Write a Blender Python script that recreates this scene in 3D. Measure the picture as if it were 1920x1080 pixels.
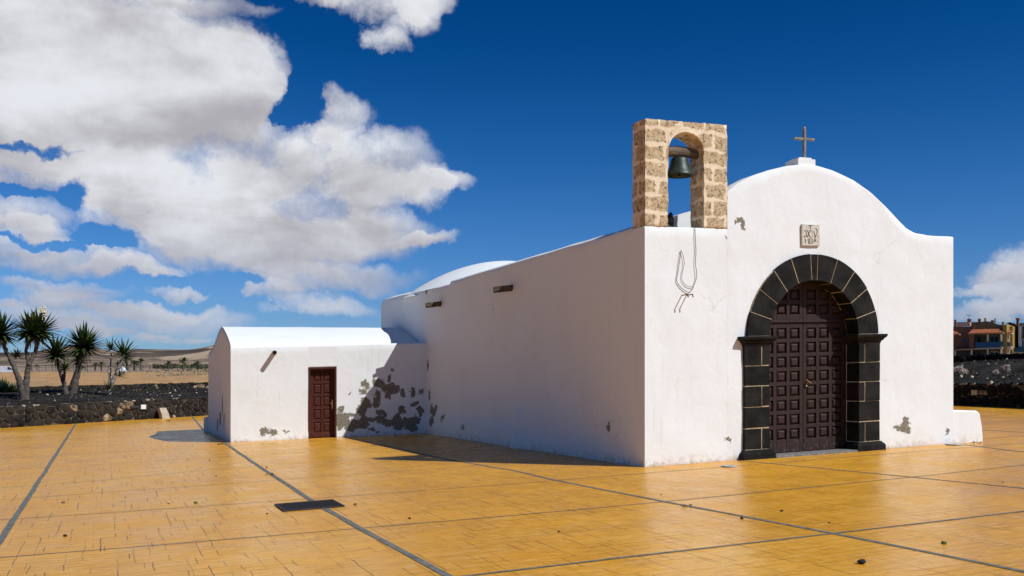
import bpy, bmesh, math, random
import numpy as np
from mathutils import Vector, Matrix, noise, Euler
random.seed(7)
R = math.radians
for o in list(bpy.data.objects): bpy.data.objects.remove(o)
scene = bpy.context.scene
COL = scene.collection

# ------------------------------------------------------------------ camera
F, CX, HZ, EYE = 1850.0, 960.0, 718.0, 1.72
cam_d = bpy.data.cameras.new('camera'); cam = bpy.data.objects.new('camera', cam_d); COL.objects.link(cam)
cam.location = (0, 0, EYE); cam.rotation_euler = (R(90), 0, 0)
cam_d.sensor_width = 36; cam_d.lens = 36 * F / 1920; cam_d.shift_y = (HZ - 540) / 1920
cam_d.clip_start = 0.1; cam_d.clip_end = 9000
scene.camera = cam

# ------------------------------------------------------------------ sun, sky
SUN = Vector((0.5922, -0.3709, 0.7155)).normalized()         # towards the sun
sl = bpy.data.lights.new('sun', 'SUN'); sl.energy = 4.45; sl.angle = R(0.53); sl.color = (1.0, 0.992, 0.975)
so = bpy.data.objects.new('sun', sl); COL.objects.link(so)
so.rotation_euler = (-SUN).to_track_quat('-Z', 'Y').to_euler(); so.location = (30, -20, 40)
scene.view_settings.view_transform = 'Standard'; scene.view_settings.look = 'None'
scene.view_settings.exposure = 0.0; scene.view_settings.gamma = 1.0
scene.render.resolution_x = 1024; scene.render.resolution_y = 576


class NT:
    """small helper for node trees"""
    def __init__(s, tree): s.t = tree; s.n = tree.nodes; s.l = tree.links
    def new(s, typ, **kw):
        nd = s.n.new(typ)
        for k, v in kw.items(): setattr(nd, k, v)
        return nd
    def put(s, sock, v):
        if isinstance(v, bpy.types.NodeSocket): s.l.new(v, sock)
        elif v is not None:
            try: sock.default_value = v
            except Exception: sock.default_value = (v[0], v[1], v[2], 1.0)
    def m(s, op, a, b=None, c=None, clamp=False):
        nd = s.new('ShaderNodeMath', operation=op, use_clamp=clamp)
        s.put(nd.inputs[0], a)
        if b is not None: s.put(nd.inputs[1], b)
        if c is not None: s.put(nd.inputs[2], c)
        return nd.outputs[0]
    def v(s, op, a, b=None, c=None):
        nd = s.new('ShaderNodeVectorMath', operation=op)
        s.put(nd.inputs[0], a)
        if b is not None: s.put(nd.inputs[1], b)
        if c is not None: s.put(nd.inputs[2], c)
        return nd.outputs['Value'] if op in ('DOT_PRODUCT', 'LENGTH', 'DISTANCE') else nd.outputs[0]
    def scale(s, a, k):
        nd = s.new('ShaderNodeVectorMath', operation='SCALE'); s.put(nd.inputs[0], a); s.put(nd.inputs['Scale'], k); return nd.outputs[0]
    def xyz(s, vec):
        nd = s.new('ShaderNodeSeparateXYZ'); s.l.new(vec, nd.inputs[0]); return nd.outputs
    def comb(s, x, y, z):
        nd = s.new('ShaderNodeCombineXYZ')
        for i, q in enumerate((x, y, z)): s.put(nd.inputs[i], q)
        return nd.outputs[0]
    def noise(s, vec, scale, detail=4, rough=.5, dist=0, col=False, lac=2.0):
        nd = s.new('ShaderNodeTexNoise'); s.put(nd.inputs['Vector'], vec); nd.inputs['Scale'].default_value = scale
        nd.inputs['Detail'].default_value = detail; nd.inputs['Roughness'].default_value = rough; nd.inputs['Distortion'].default_value = dist
        nd.inputs['Lacunarity'].default_value = lac
        return nd.outputs['Color' if col else 'Fac']
    def vor(s, vec, scale, feature='F1', out='Distance', rnd=1.0):
        nd = s.new('ShaderNodeTexVoronoi', feature=feature); s.put(nd.inputs['Vector'], vec); nd.inputs['Scale'].default_value = scale
        nd.inputs['Randomness'].default_value = rnd
        return nd.outputs[out]
    def white(s, vec):
        nd = s.new('ShaderNodeTexWhiteNoise', noise_dimensions='3D'); s.put(nd.inputs['Vector'], vec); return nd.outputs['Value']
    def step(s, val, lo, hi, a=0.0, b=1.0, smooth=True):
        nd = s.new('ShaderNodeMapRange', interpolation_type='SMOOTHSTEP' if smooth else 'LINEAR')
        s.put(nd.inputs['Value'], val); s.put(nd.inputs['From Min'], lo); s.put(nd.inputs['From Max'], hi)
        nd.inputs['To Min'].default_value = a; nd.inputs['To Max'].default_value = b
        return nd.outputs['Result']
    def mix(s, fac, a, b, blend='MIX'):
        nd = s.new('ShaderNodeMix', data_type='RGBA', blend_type=blend)
        s.put(nd.inputs[0], fac); s.put(nd.inputs[6], a); s.put(nd.inputs[7], b); return nd.outputs[2]
    def bump(s, h, strength=.3, dist=.02, nrm=None):
        nd = s.new('ShaderNodeBump'); s.put(nd.inputs['Height'], h); nd.inputs['Strength'].default_value = strength
        nd.inputs['Distance'].default_value = dist
        if nrm is not None: s.l.new(nrm, nd.inputs['Normal'])
        return nd.outputs[0]
    def blobs(s, vec, lst, shade=False):
        """sum of (1-d^2)+ over ellipses (x, y, rx, ry) of the plane; optionally height-weighted"""
        tot = None
        for i_, (x, y, rx, ry) in enumerate(lst):
            if i_ % 8 == 7:                                            # chain the groups, so that few values stay alive at once
                vec = s.v('ADD', vec, s.scale(tot if shade else s.comb(tot, tot, 0), 1e-7))
            q = s.v('MULTIPLY', s.v('SUBTRACT', vec, (x, y, 0)), (1 / rx, 1 / ry, 0))
            w = s.m('SUBTRACT', 1.0, s.v('DOT_PRODUCT', q, q), clamp=True)
            if shade: w = s.scale(s.v('MULTIPLY_ADD', q, (0, 1, 0), (1, 0, 0)), w)
            tot = w if tot is None else (s.v('ADD', tot, w) if shade else s.m('ADD', tot, w))
        if shade: c = s.xyz(tot); return c[0], c[1]
        return tot


def C(r, g, b): return (r, g, b, 1.0)
MATS = {}
def material(name):
    m = bpy.data.materials.new(name); m.use_nodes = True; m.node_tree.nodes.clear()
    t = NT(m.node_tree); out = t.new('ShaderNodeOutputMaterial'); p = t.new('ShaderNodeBsdfPrincipled')
    t.l.new(p.outputs[0], out.inputs[0]); MATS[name] = m
    tc = t.new('ShaderNodeTexCoord')
    return t, p, tc.outputs['Object']
def finish(t, p, col, rough=.8, nrm=None, spec=.3, metal=0):
    t.put(p.inputs['Base Color'], col); t.put(p.inputs['Roughness'], rough)
    p.inputs['Specular IOR Level'].default_value = spec; p.inputs['Metallic'].default_value = metal
    if nrm is not None: t.l.new(nrm, p.inputs['Normal'])


# ------------------------------------------------------------------ world: Nishita sky with clouds far away
w = bpy.data.worlds.new('World'); scene.world = w; w.use_nodes = True; w.node_tree.nodes.clear()
T = NT(w.node_tree)
sky = T.new('ShaderNodeTexSky', sky_type='NISHITA'); sky.sun_disc = False
sky.sun_elevation = math.asin(SUN.z); sky.sun_rotation = math.atan2(SUN.x, SUN.y)
sky.altitude = 0; sky.air_density = 1.0; sky.dust_density = .35; sky.ozone_density = 3.0
D = T.new('ShaderNodeTexCoord').outputs['Generated']
dx, dy, dz = T.xyz(D)
az = T.m('ARCTAN2', dx, dy); el = T.m('ARCSINE', dz)
# polarised, deep blue: the sky darkens and saturates with height
ramp = T.new('ShaderNodeValToRGB'); T.l.new(T.m('MULTIPLY', el, 1 / .9, clamp=True), ramp.inputs[0])
cr = ramp.color_ramp; cr.interpolation = 'B_SPLINE'
SKYRAMP = [(0.0, (.42, .62, .98)), (.07, (.34, .56, .95)), (.14, (.22, .50, .90)), (.24, (.085, .385, .77)), (.36, (.0, .26, .60)), (.5, (.0, .21, .50)), (1.0, (.0, .20, .46))]
cr.elements[0].position = 0; cr.elements[0].color = C(*SKYRAMP[0][1])
cr.elements[1].position = 1; cr.elements[1].color = C(*SKYRAMP[-1][1])
for p_, c_ in SKYRAMP[1:-1]: cr.elements.new(p_).color = C(*c_)
skycol = T.mix(1.0, sky.outputs[0], ramp.outputs[0], 'MULTIPLY')
def dirpx(x, y): return (math.atan((x - CX) / F), math.atan((HZ - y) / math.hypot(F, x - CX)))
CL = [(110,110,260,170),(60,200,230,90),(300,70,170,90),(370,150,150,120),(440,140,85,85),(280,215,220,58),(20,30,180,100),(480,185,50,40),
 (340,-10,150,20),(210,320,110,62),(340,350,170,80),(480,300,100,75),(560,400,190,95),(625,228,64,50),(600,290,90,52),(730,300,100,58),(795,352,66,40),(700,350,90,40),
 (300,410,160,56),(430,440,170,60),(560,475,150,46),(690,440,130,50),(640,520,170,30),(610,572,120,24),(790,450,70,18),(520,540,60,22),
 (60,308,115,42),(30,392,80,42),(60,428,60,24),(100,480,185,38),(250,500,100,24),(130,542,110,18),(140,568,105,20),(90,602,110,20),(300,580,120,18),
 (320,602,160,34),(340,540,70,13),(295,638,50,11),(372,634,38,9),(180,620,80,11),(20,580,40,10),
 (700,20,110,36),(770,20,66,48),(715,80,50,34),(600,6,60,22),(820,-10,60,30),
 (1870,528,70,24),(1830,556,60,14),(1910,560,70,40),(1860,592,100,22),(1980,500,120,50),(846,345,60,22)]
HOLES = [(548,212,62,26),(60,262,110,8),(560,170,40,30),(20,345,60,14),(130,350,40,30),(200,440,60,26),(110,455,120,10),(400,515,120,12),(250,515,60,14)]
BL = []
for x, y, rx, ry in CL:
    a_, e_ = dirpx(x, y); k_ = .97 if x > 550 and y < 100 else 1.07; BL.append((a_, e_, rx / F * k_, ry / F * k_))
for i in range(5):                                                    # clouds elsewhere round the sky
    a_ = random.choice((-1, 1)) * random.uniform(.85, 3.1); e_ = random.uniform(.06, .3); r_ = random.uniform(.08, .16)
    BL.append((a_, e_, r_ * 1.5, r_ * .7))
A2 = T.comb(az, el, 0)
wn = T.v('SUBTRACT', T.noise(D, 7, 6, .55, col=True), (.5, .5, .5))
wn2 = T.v('SUBTRACT', T.noise(D, 30, 4, .65, col=True), (.5, .5, .5))
P = T.v('ADD', A2, T.v('ADD', T.v('MULTIPLY', wn, (.10, .06, 0)), T.v('MULTIPLY', wn2, (.040, .030, 0))))
dens, shd = T.blobs(P, BL, True)
hole = T.blobs(P, [(*dirpx(x, y), rx / F, ry / F) for x, y, rx, ry in HOLES])
dens = T.m('SUBTRACT', dens, T.m('MULTIPLY', hole, 1.15), clamp=False)
dens = T.m('MAXIMUM', dens, 0.0)
fine = T.noise(D, 15, 9, .70); fine2 = T.noise(D, 5.5, 4, .5)
fb = T.m('ADD', T.m('MULTIPLY', T.m('SUBTRACT', fine, .5), 2.3), T.m('MULTIPLY', T.m('SUBTRACT', fine2, .5), .6))
dd_ = T.m('ADD', dens, fb)
alpha = T.m('POWER', T.step(dd_, -.1, 1.2, smooth=False), 1.15)
alpha = T.m('MULTIPLY', alpha, T.step(dens, .0, .55))
up = T.m('DIVIDE', shd, T.m('ADD', dens, .15))                                     # -1 base .. +1 top
soft = T.noise(T.v('MULTIPLY', D, (1, 1, 2.6)), 6.5, 5, .5, .4)
edge = T.step(dd_, 1.6, .5)
lum = T.m('ADD', T.m('ADD', T.m('MULTIPLY', up, .55), T.m('MULTIPLY', T.m('SUBTRACT', soft, .5), 2.6)), T.m('ADD', T.m('MULTIPLY', T.m('SUBTRACT', fine, .5), .9), T.m('MULTIPLY', edge, .12)))
lum = T.step(T.m('ADD', lum, .47), -.1, 1.0)
ccol = T.mix(lum, C(4.35, 4.25, 4.6), C(8.0, 8.2, 8.6))
low = T.step(el, .03, .17)
ccol = T.mix(low, T.mix(.62, ccol, C(3.9, 4.2, 5.3)), ccol)
alpha = T.m('MULTIPLY', alpha, T.m('ADD', T.m('MULTIPLY', low, .1), .88))
final = T.mix(alpha, skycol, ccol)
bg = T.new('ShaderNodeBackground'); T.l.new(final, bg.inputs[0]); bg.inputs[1].default_value = .1
wo = T.new('ShaderNodeOutputWorld'); T.l.new(bg.outputs[0], wo.inputs[0])

# ------------------------------------------------------------------ the two frames: photograph rays and the church
TH, SL = 0.391, 0.034                                                # church yaw; the plaza climbs 3.4 % along the front
u = Vector((math.cos(TH), math.sin(TH), 0)); wv = Vector((-math.sin(TH), math.cos(TH), 0))
EYEV = Vector((0, 0, EYE))
def ray(x, y): return Vector(((x - CX) / F, 1, (HZ - y) / F))
def at(x, y, depth): return EYEV + depth * ray(x, y)
def ground_hit(x, y):
    r = ray(x, y); return EYEV + r * (EYE / (SL * u.dot(r) - r.z))
K = ground_hit(1209, 876)
def loc(p): return (u.dot(p - K), wv.dot(p - K), p.z - SL * u.dot(p))
def world(a, b, h=0):
    p = K + u * a + wv * b; return Vector((p.x, p.y, h + SL * u.dot(p)))
def gl(x, y): return loc(ground_hit(x, y))[:2]
def fac(x, y, b=0):
    r = ray(x, y); t = (b + wv.dot(K) - 0) / wv.dot(r); return loc(EYEV + r * t)
def side(x, y, a=0):
    r = ray(x, y); t = (a + u.dot(K)) / u.dot(r); return loc(EYEV + r * t)
MLOC = Matrix.Translation(K) @ Matrix.Rotation(TH, 4, 'Z')           # objects of the plaza share this frame
def sh(v): return (v[0], v[1], v[2] + SL * v[0])                     # level -> climbing with the plaza

# ------------------------------------------------------------------ object helpers
def tag(o, label=None, cat=None, group=None, kind=None):
    if label: o['label'] = label
    if cat: o['category'] = cat
    if group: o['group'] = group
    if kind: o['kind'] = kind
    return o
def empty(name, label, cat, group=None, mat=None, loc_=None):
    o = bpy.data.objects.new(name, None); COL.objects.link(o); o.empty_display_size = .2
    if mat is not None: o.matrix_world = mat
    if loc_ is not None: o.location = loc_
    return tag(o, label, cat, group)
class MB:
    """collects geometry for one mesh object"""
    def __init__(s): s.v = []; s.f = []; s.m = []; s.sm = []
    def add(s, vs, fs, mi=0, smooth=False):
        o = len(s.v); s.v += [tuple(q) for q in vs]
        for f in fs: s.f.append([o + i for i in f]); s.m.append(mi); s.sm.append(smooth)
    def box(s, x0, x1, y0, y1, z0, z1, mi=0, f=None):
        vs = [(x0,y0,z0),(x1,y0,z0),(x1,y1,z0),(x0,y1,z0),(x0,y0,z1),(x1,y0,z1),(x1,y1,z1),(x0,y1,z1)]
        if f: vs = [f(q) for q in vs]
        s.add(vs, [(0,3,2,1),(4,5,6,7),(0,1,5,4),(1,2,6,5),(2,3,7,6),(3,0,4,7)], mi)
    def prism(s, pts, y0, y1, mi=0, f=None, taper=0):
        """polygon pts in (x,z), counter-clockwise seen from -y, between y0 (front) and y1"""
        n = len(pts); cx = sum(p[0] for p in pts) / n; cz = sum(p[1] for p in pts) / n
        fr = [(p[0] + (cx - p[0]) * taper, y0, p[1] + (cz - p[1]) * taper) for p in pts]
        bk = [(p[0], y1, p[1]) for p in pts]; vs = fr + bk
        if f: vs = [f(q) for q in vs]
        s.add(vs, [tuple(range(n)), tuple(range(2 * n - 1, n - 1, -1))] + [(i, i + n, (i + 1) % n + n, (i + 1) % n) for i in range(n)], mi)
    def tube(s, pts, r, n=6, mi=0, cap=True, smooth=True):
        rs = r if isinstance(r, (list, tuple)) else [r] * len(pts); pts = [Vector(p) for p in pts]; vs = []; fs = []
        for i, p in enumerate(pts):
            d = (pts[min(i + 1, len(pts) - 1)] - pts[max(i - 1, 0)]).normalized()
            a = d.orthogonal().normalized() if i == 0 else (a - d * a.dot(d)).normalized()
            b = d.cross(a)
            for k in range(n):
                t = 2 * math.pi * k / n; vs.append(p + (a * math.cos(t) + b * math.sin(t)) * rs[i])
        for i in range(len(pts) - 1):
            for k in range(n): fs.append((i*n+k, i*n+(k+1) % n, (i+1)*n+(k+1) % n, (i+1)*n+k))
        s.add(vs, fs, mi, smooth)
        if cap: s.add(vs[:n], [tuple(range(n - 1, -1, -1))], mi); s.add(vs[-n:], [tuple(range(n))], mi)
    def lathe(s, prof, c, n=24, mi=0, axis=None, f=None, smooth=True):
        vs = []; fs = []
        for r, z in prof:
            for k in range(n):
                t = 2 * math.pi * k / n; q = (c[0] + r * math.cos(t), c[1] + r * math.sin(t), c[2] + z)
                vs.append(f(q) if f else q)
        for i in range(len(prof) - 1):
            for k in range(n): fs.append((i*n+k, i*n+(k+1) % n, (i+1)*n+(k+1) % n, (i+1)*n+k))
        s.add(vs, fs, mi, smooth)
    def sections(s, secs, closed=True, mi=0, smooth=False, f=None, cap=True):
        """loft equal-length cross-sections"""
        n = len(secs[0]); vs = [q for sc in secs for q in sc]
        if f: vs = [f(q) for q in vs]
        fs = []
        for i in range(len(secs) - 1):
            for k in range(n if closed else n - 1): fs.append((i*n+k, i*n+(k+1) % n, (i+1)*n+(k+1) % n, (i+1)*n+k))
        s.add(vs, fs, mi, smooth)
        if cap and closed:
            s.add(vs[:n], [tuple(range(n - 1, -1, -1))], mi); s.add(vs[-n:], [tuple(range(n))], mi)
    def build(s, name, mats, parent=None, mat=None, weld=False, bevel=0, autosmooth=False, segs=2):
        me = bpy.data.meshes.new(name); me.from_pydata(s.v, [], s.f); 
        for m in (mats if isinstance(mats, (list, tuple)) else [mats]): me.materials.append(MATS[m])
        me.polygons.foreach_set('material_index', s.m); me.polygons.foreach_set('use_smooth', s.sm)
        bm = bmesh.new(); bm.from_mesh(me)
        if weld: bmesh.ops.remove_doubles(bm, verts=bm.verts, dist=1e-4)
        bmesh.ops.recalc_face_normals(bm, faces=bm.faces); bm.to_mesh(me); bm.free(); me.update()
        o = bpy.data.objects.new(name, me); COL.objects.link(o)
        if parent: o.parent = parent
        if mat is not None: o.matrix_world = mat
        if bevel:
            b = o.modifiers.new('bevel', 'BEVEL'); b.width = bevel; b.segments = segs; b.limit_method = 'ANGLE'; b.angle_limit = R(40)
        return o

# ------------------------------------------------------------------ materials
def lin(r, g, b):                                                     # sRGB 0-255 to linear
    return tuple(((c / 255) / 12.92 if c <= 10 else (((c / 255) + .055) / 1.055) ** 2.4) for c in (r, g, b)) + (1.0,)
def wn3(t, oc): return t.v('SUBTRACT', t.noise(oc, 2.4, 4, .6, col=True), (.5, .5, .5))
def plaster(name, plane=None, patches=(), marks=(), thr=.38):
    """lime-washed plaster; patches are ellipses where the paint has flaked off (plane 'xz' or 'yz')"""
    t, p, oc = material(name)
    x, y, z = t.xyz(oc)
    n1 = t.noise(oc, .7, 4, .6); n2 = t.noise(t.v('MULTIPLY', oc, (5, 5, .45)), 1.0, 5, .6); n3 = t.noise(oc, 3.5, 6, .6)
    col = t.mix(t.step(n1, .45, .75), C(.77, .80, .80), C(.75, .77, .755))
    col = t.mix(t.m('MULTIPLY', t.step(n2, .56, .80), .45), col, C(.66, .63, .57))
    col = t.mix(t.m('MULTIPLY', t.step(n3, .58, .78), .22), col, C(.66, .61, .53))
    # splashed dirt low down, near where the plaster meets the paving
    dn = t.m('SUBTRACT', z, t.m('MULTIPLY', x, SL))
    dirt = t.m('MULTIPLY', t.step(dn, .22, .0), t.step(t.noise(oc, 9, 5, .65), .42, .68))
    col = t.mix(t.m('MULTIPLY', dirt, .62), col, C(.40, .31, .20))
    run = t.m('MULTIPLY', t.step(t.noise(t.v('MULTIPLY', oc, (9, 9, .30)), 1.0, 4, .6), .60, .74), t.step(n1, .4, .6))
    col = t.mix(t.m('MULTIPLY', run, .30), col, C(.50, .44, .34))
    patch = t.step(t.vor(t.v('ADD', oc, t.v('MULTIPLY', wn3(t, oc), (.5, .5, .5))), .55, out='Distance'), .30, .27)
    col = t.mix(t.m('MULTIPLY', patch, .10), col, C(.70, .69, .66))
    crk = t.m('MULTIPLY', t.step(t.vor(t.v('ADD', oc, t.v('MULTIPLY', wn3(t, oc), (.35, .35, .35))), .8, 'DISTANCE_TO_EDGE'), .006, .002), t.step(t.noise(oc, .9, 3), .56, .62))
    col = t.mix(t.m('MULTIPLY', crk, .35), col, C(.35, .31, .25))
    # trowel undulations, brush grain
    h = t.m('ADD', t.m('MULTIPLY', t.noise(oc, 2.2, 3, .5), 1.0), t.m('MULTIPLY', t.noise(oc, 8, 5, .6), .34))
    h = t.m('ADD', h, t.m('MULTIPLY', t.noise(oc, 60, 4, .65), .09))
    # small chips everywhere, rare
    chip = t.m('MULTIPLY', t.step(t.noise(oc, 2.0, 2, .5), .60, .68), t.step(t.noise(oc, 22, 3, .6), .69, .72))
    mask = chip
    if plane and patches:
        P2 = t.comb(x, z, 0) if plane == 'xz' else t.comb(y, z, 0)
        wob = t.v('MULTIPLY', t.v('SUBTRACT', t.noise(oc, 8, 6, .75, col=True), (.5, .5, .5)), (.34, .34, .34))
        wob2 = t.v('MULTIPLY', t.v('SUBTRACT', t.noise(oc, 3.0, 3, .5, col=True), (.5, .5, .5)), (.22, .22, .22))
        if plane == 'xz':
            P2w = t.v('ADD', P2, t.v('ADD', wob, wob2))
        else: P2w = t.v('ADD', P2, t.scale(wob, 1.6))
        bl = t.m('MINIMUM', t.blobs(P2w, patches), 1.0)
        pn = t.m('ADD', t.m('MULTIPLY', t.m('SUBTRACT', t.noise(oc, 11, 4, .65), .5), 1.5), t.m('MULTIPLY', t.m('SUBTRACT', t.noise(oc, 26, 6, .75), .5), 1.5))
        mk = t.m('MULTIPLY', t.step(t.m('ADD', bl, pn), thr, thr + .03), t.step(bl, .01, .04))
        mask = t.m('MAXIMUM', mask, mk)
    gc = t.mix(t.step(t.noise(oc, 30, 4, .6), .3, .7), C(.135, .118, .085), C(.29, .265, .20))
    col = t.mix(mask, col, gc)
    h2 = t.m('SUBTRACT', h, t.m('MULTIPLY', mask, .22))
    nrm = t.bump(h2, .42, .03)
    nrm = t.bump(t.m('MULTIPLY', t.noise(oc, 120, 3, .6), mask), .4, .01, nrm)
    finish(t, p, col, .85, nrm, .25)
    return t
def simple(name, col, rough=.7, var=.25, scale=8, bump=.3, bd=.01, spec=.3, metal=0, stretch=(1, 1, 1), col2=None):
    t, p, oc = material(name)
    q = t.v('MULTIPLY', oc, stretch); n = t.noise(q, scale, 6, .62)
    c2 = col2 or tuple(c * (1 - var) for c in col[:3])
    c1 = tuple(min(1, c * (1 + var * .5)) for c in col[:3])
    finish(t, p, t.mix(t.step(n, .3, .7), C(*c2), C(*c1)), rough, t.bump(t.noise(q, scale * 2.5, 5, .6), bump, bd), spec, metal)

# paving: stamped ochre concrete
def m_plaza():
    t, p, oc = material('ochre_stamped_concrete')
    x, y, z = t.xyz(oc)
    wob = t.m('MULTIPLY', t.m('SUBTRACT', t.noise(oc, 2.5, 3, .5), .5), .05)
    xx = t.m('ADD', x, wob); yy = t.m('ADD', y, t.m('MULTIPLY', t.m('SUBTRACT', t.noise(oc, 3.1, 3, .5), .5), .05))
    def layer(rowh, colw, seed, keep, wid):
        row = t.m('FLOOR', t.m('DIVIDE', yy, rowh))
        off = t.m('DIVIDE', t.m('FLOOR', t.m('MULTIPLY', t.white(t.comb(row, seed, 0)), 4)), 4); uu = t.m('ADD', t.m('DIVIDE', xx, colw), off)
        cell = t.m('FLOOR', t.m('ADD', uu, .5)); fr = t.m('SUBTRACT', t.m('ADD', uu, .5), cell)
        d = t.m('MULTIPLY', t.m('ABSOLUTE', t.m('SUBTRACT', fr, .5)), colw)
        hsh = t.white(t.comb(row, cell, seed + 5))
        on = t.step(hsh, 1 - keep, 1 - keep + .01)
        return t.m('MULTIPLY', t.step(d, wid, wid * .3), t.m('MULTIPLY', on, t.step(hsh, .2, .95, .35, 1.0)))
    la = layer(.93, .62, 1.0, .97, .0085); lb = layer(.465, .62, 7.0, .85, .0075); lc = layer(.31, .465, 13.0, .6, .0065)
    vert = t.m('MAXIMUM', la, t.m('MAXIMUM', lb, lc))
    rowd = t.m('MULTIPLY', t.m('ABSOLUTE', t.m('SUBTRACT', t.m('FRACT', t.m('ADD', t.m('DIVIDE', yy, .155), .5)), .5)), .155)
    rk = t.white(t.comb(t.m('FLOOR', t.m('ADD', t.m('DIVIDE', yy, .155), .5)), t.m('FLOOR', t.m('DIVIDE', xx, .62)), 3))
    hor = t.m('MULTIPLY', t.step(rowd, .010, .003), t.m('MULTIPLY', t.step(rk, .45, .47), .6))
    line = t.m('MULTIPLY', t.m('MAXIMUM', vert, hor), t.step(t.noise(oc, 1.6, 4, .6), .30, .55, .25, 1.0))
    big = t.noise(oc, .35, 4, .55); mid = t.noise(oc, 2.2, 6, .65)
    st = t.noise(t.v('MULTIPLY', oc, (1.2, 5.5, 1)), 2.4, 6, .7)
    st2 = t.noise(t.v('MULTIPLY', oc, (2.2, 11, 1)), 2.6, 6, .72, .3)
    slab = t.white(t.comb(t.m('FLOOR', t.m('DIVIDE', t.m('ADD', x, 9.65), 3.9)), t.m('FLOOR', t.m('DIVIDE', t.m('ADD', y, 3.8), 2.97)), 2))
    col = t.mix(t.step(big, .32, .68), C(.67, .305, .014), C(.76, .375, .030))
    col = t.mix(t.m('MULTIPLY', slab, .35), col, C(.62, .27, .016))
    col = t.mix(t.m('MULTIPLY', t.step(st, .50, .70), .55), col, C(.80, .50, .17))
    col = t.mix(t.m('MULTIPLY', t.step(mid, .54, .70), .55), col, C(.52, .235, .028))
    col = t.mix(t.m('MULTIPLY', t.step(t.noise(t.v('MULTIPLY', oc, (1.5, 7, 1)), 5, 5, .7), .55, .75), .35), col, C(.42, .19, .025))
    col = t.mix(t.m('MULTIPLY', t.step(st2, .50, .62), .50), col, C(.48, .20, .014))
    col = t.mix(t.m('MULTIPLY', t.step(st2, .46, .36), .45), col, C(.88, .55, .16))
    wear = t.m('MULTIPLY', t.step(t.noise(t.v('MULTIPLY', oc, (1.0, 4.0, 1)), 5.5, 6, .7), .665, .72), .65)
    col = t.mix(wear, col, C(.76, .60, .38))
    stain = t.m('MULTIPLY', t.step(t.noise(oc, .9, 6, .7, .6), .60, .78), .35)
    col = t.mix(stain, col, C(.33, .19, .065))
    spk = t.step(t.vor(oc, 3.4), .035, .02)
    col = t.mix(t.m('MULTIPLY', spk, t.step(t.noise(oc, 1.1, 2), .5, .6)), col, C(.10, .07, .04))
    col = t.mix(t.m('MULTIPLY', line, .95), col, C(.115, .052, .010))
    h = t.m('ADD', t.m('MULTIPLY', t.noise(t.v('MULTIPLY', oc, (1, 2.6, 1)), 4.5, 5, .6), .5), t.m('MULTIPLY', t.noise(oc, 38, 4, .6), .08))
    h = t.m('ADD', t.m('SUBTRACT', h, t.m('MULTIPLY', line, .6)), t.m('MULTIPLY', st2, .45))
    nrm = t.bump(h, .48, .012)
    rough = t.step(t.noise(oc, 1.4, 5, .6), .3, .7, .22, .36)
    finish(t, p, col, rough, nrm, .13)
m_plaza()
simple('joint_concrete', (.165, .165, .15), .9, .45, 14, .8, .01)
# basalt of the portal, mortar
def m_basalt():
    t, p, oc = material('basalt')
    v = t.noise(oc, 55, 5, .7); pits = t.step(t.vor(oc, 60), .25, .08)
    col = t.mix(t.step(t.noise(oc, 3, 4), .3, .7), C(.005, .005, .0048), C(.020, .019, .0175))
    col = t.mix(t.m('MULTIPLY', t.step(t.noise(oc, 19, 7, .8), .56, .70), .42), col, C(.15, .13, .10))
    finish(t, p, col, .72, t.bump(t.m('SUBTRACT', v, t.m('MULTIPLY', pits, .6)), .9, .02), .15)
m_basalt()
simple('lime_mortar', (.48, .37, .22), .9, .4, 20, .9, .015)
def m_wood(nm, c1, c2, worn, spec):
    t, p, oc = material(nm); x, y, z = t.xyz(oc); q = t.v('MULTIPLY', oc, (14, 14, 1.1))
    n = t.noise(q, 5, 6, .65); col = t.mix(t.step(n, .3, .7), C(*c1), C(*c2)); low_ = t.step(t.m('SUBTRACT', z, t.m('MULTIPLY', x, SL)), .55, .02)
    sc_ = t.m('MULTIPLY', t.step(t.noise(oc, 13, 6, .7), .50, .68), t.m('ADD', t.m('MULTIPLY', low_, .6), .14))
    finish(t, p, t.mix(sc_, col, C(*worn)), t.step(n, .3, .7, .45, .65), t.bump(t.noise(q, 12, 5, .6), .45, .004), spec)
m_wood('door_wood', (.022, .0105, .009), (.040, .0195, .016), (.12, .085, .06), .3)
m_wood('red_door_wood', (.045, .010, .006), (.088, .020, .011), (.16, .085, .05), .25)
simple('brass', (.55, .40, .16), .35, .3, 20, .1, .002, metal=.9)
simple('threshold_stone', (.20, .19, .175), .9, .4, 14, .8, .015)
simple('bronze', (.030, .048, .040), .48, .35, 9, .3, .004, spec=.5, metal=.35)
simple('old_timber', (.17, .135, .105), .85, .45, 4, .8, .02, stretch=(1, 9, 9))
simple('weathered_cross', (.21, .20, .18), .7, .4, 8, .4, .006, stretch=(3, 3, 1))
simple('cross_tip', (.50, .30, .12), .5, .2, 10, .1, .002)
simple('plaque_stone', (.60, .565, .49), .85, .2, 16, .6, .006)
simple('carved_groove', (.10, .065, .03), .9, .2, 20, .1, .002)
simple('spout_dark', (.11, .085, .06), .8, .6, 12, .6, .008)
simple('spout_clay', (.22, .17, .12), .85, .5, 12, .6, .008)
simple('cable_black', (.10, .085, .07), .6, .2, 10, 0, .001)
simple('rust', (.24, .11, .04), .8, .4, 30, .4, .003)
simple('horn_black', (.018, .018, .02), .4, .2, 10, 0, .001, spec=.5)
simple('iron_grate', (.065, .056, .056), .7, .5, 22, .6, .004, metal=.3)
simple('disc_grey', (.42, .43, .43), .5, .25, 12, .2, .002)
simple('white_plastic', (.72, .72, .70), .5, .08, 12, 0, .001)
simple('fixture_dark', (.03, .03, .032), .5, .2, 10, 0, .001)
simple('pale_stone', (.46, .40, .28), .9, .25, 9, .8, .02)
simple('dark_pebble', (.022, .02, .022), .7, .4, 30, .6, .004)
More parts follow.
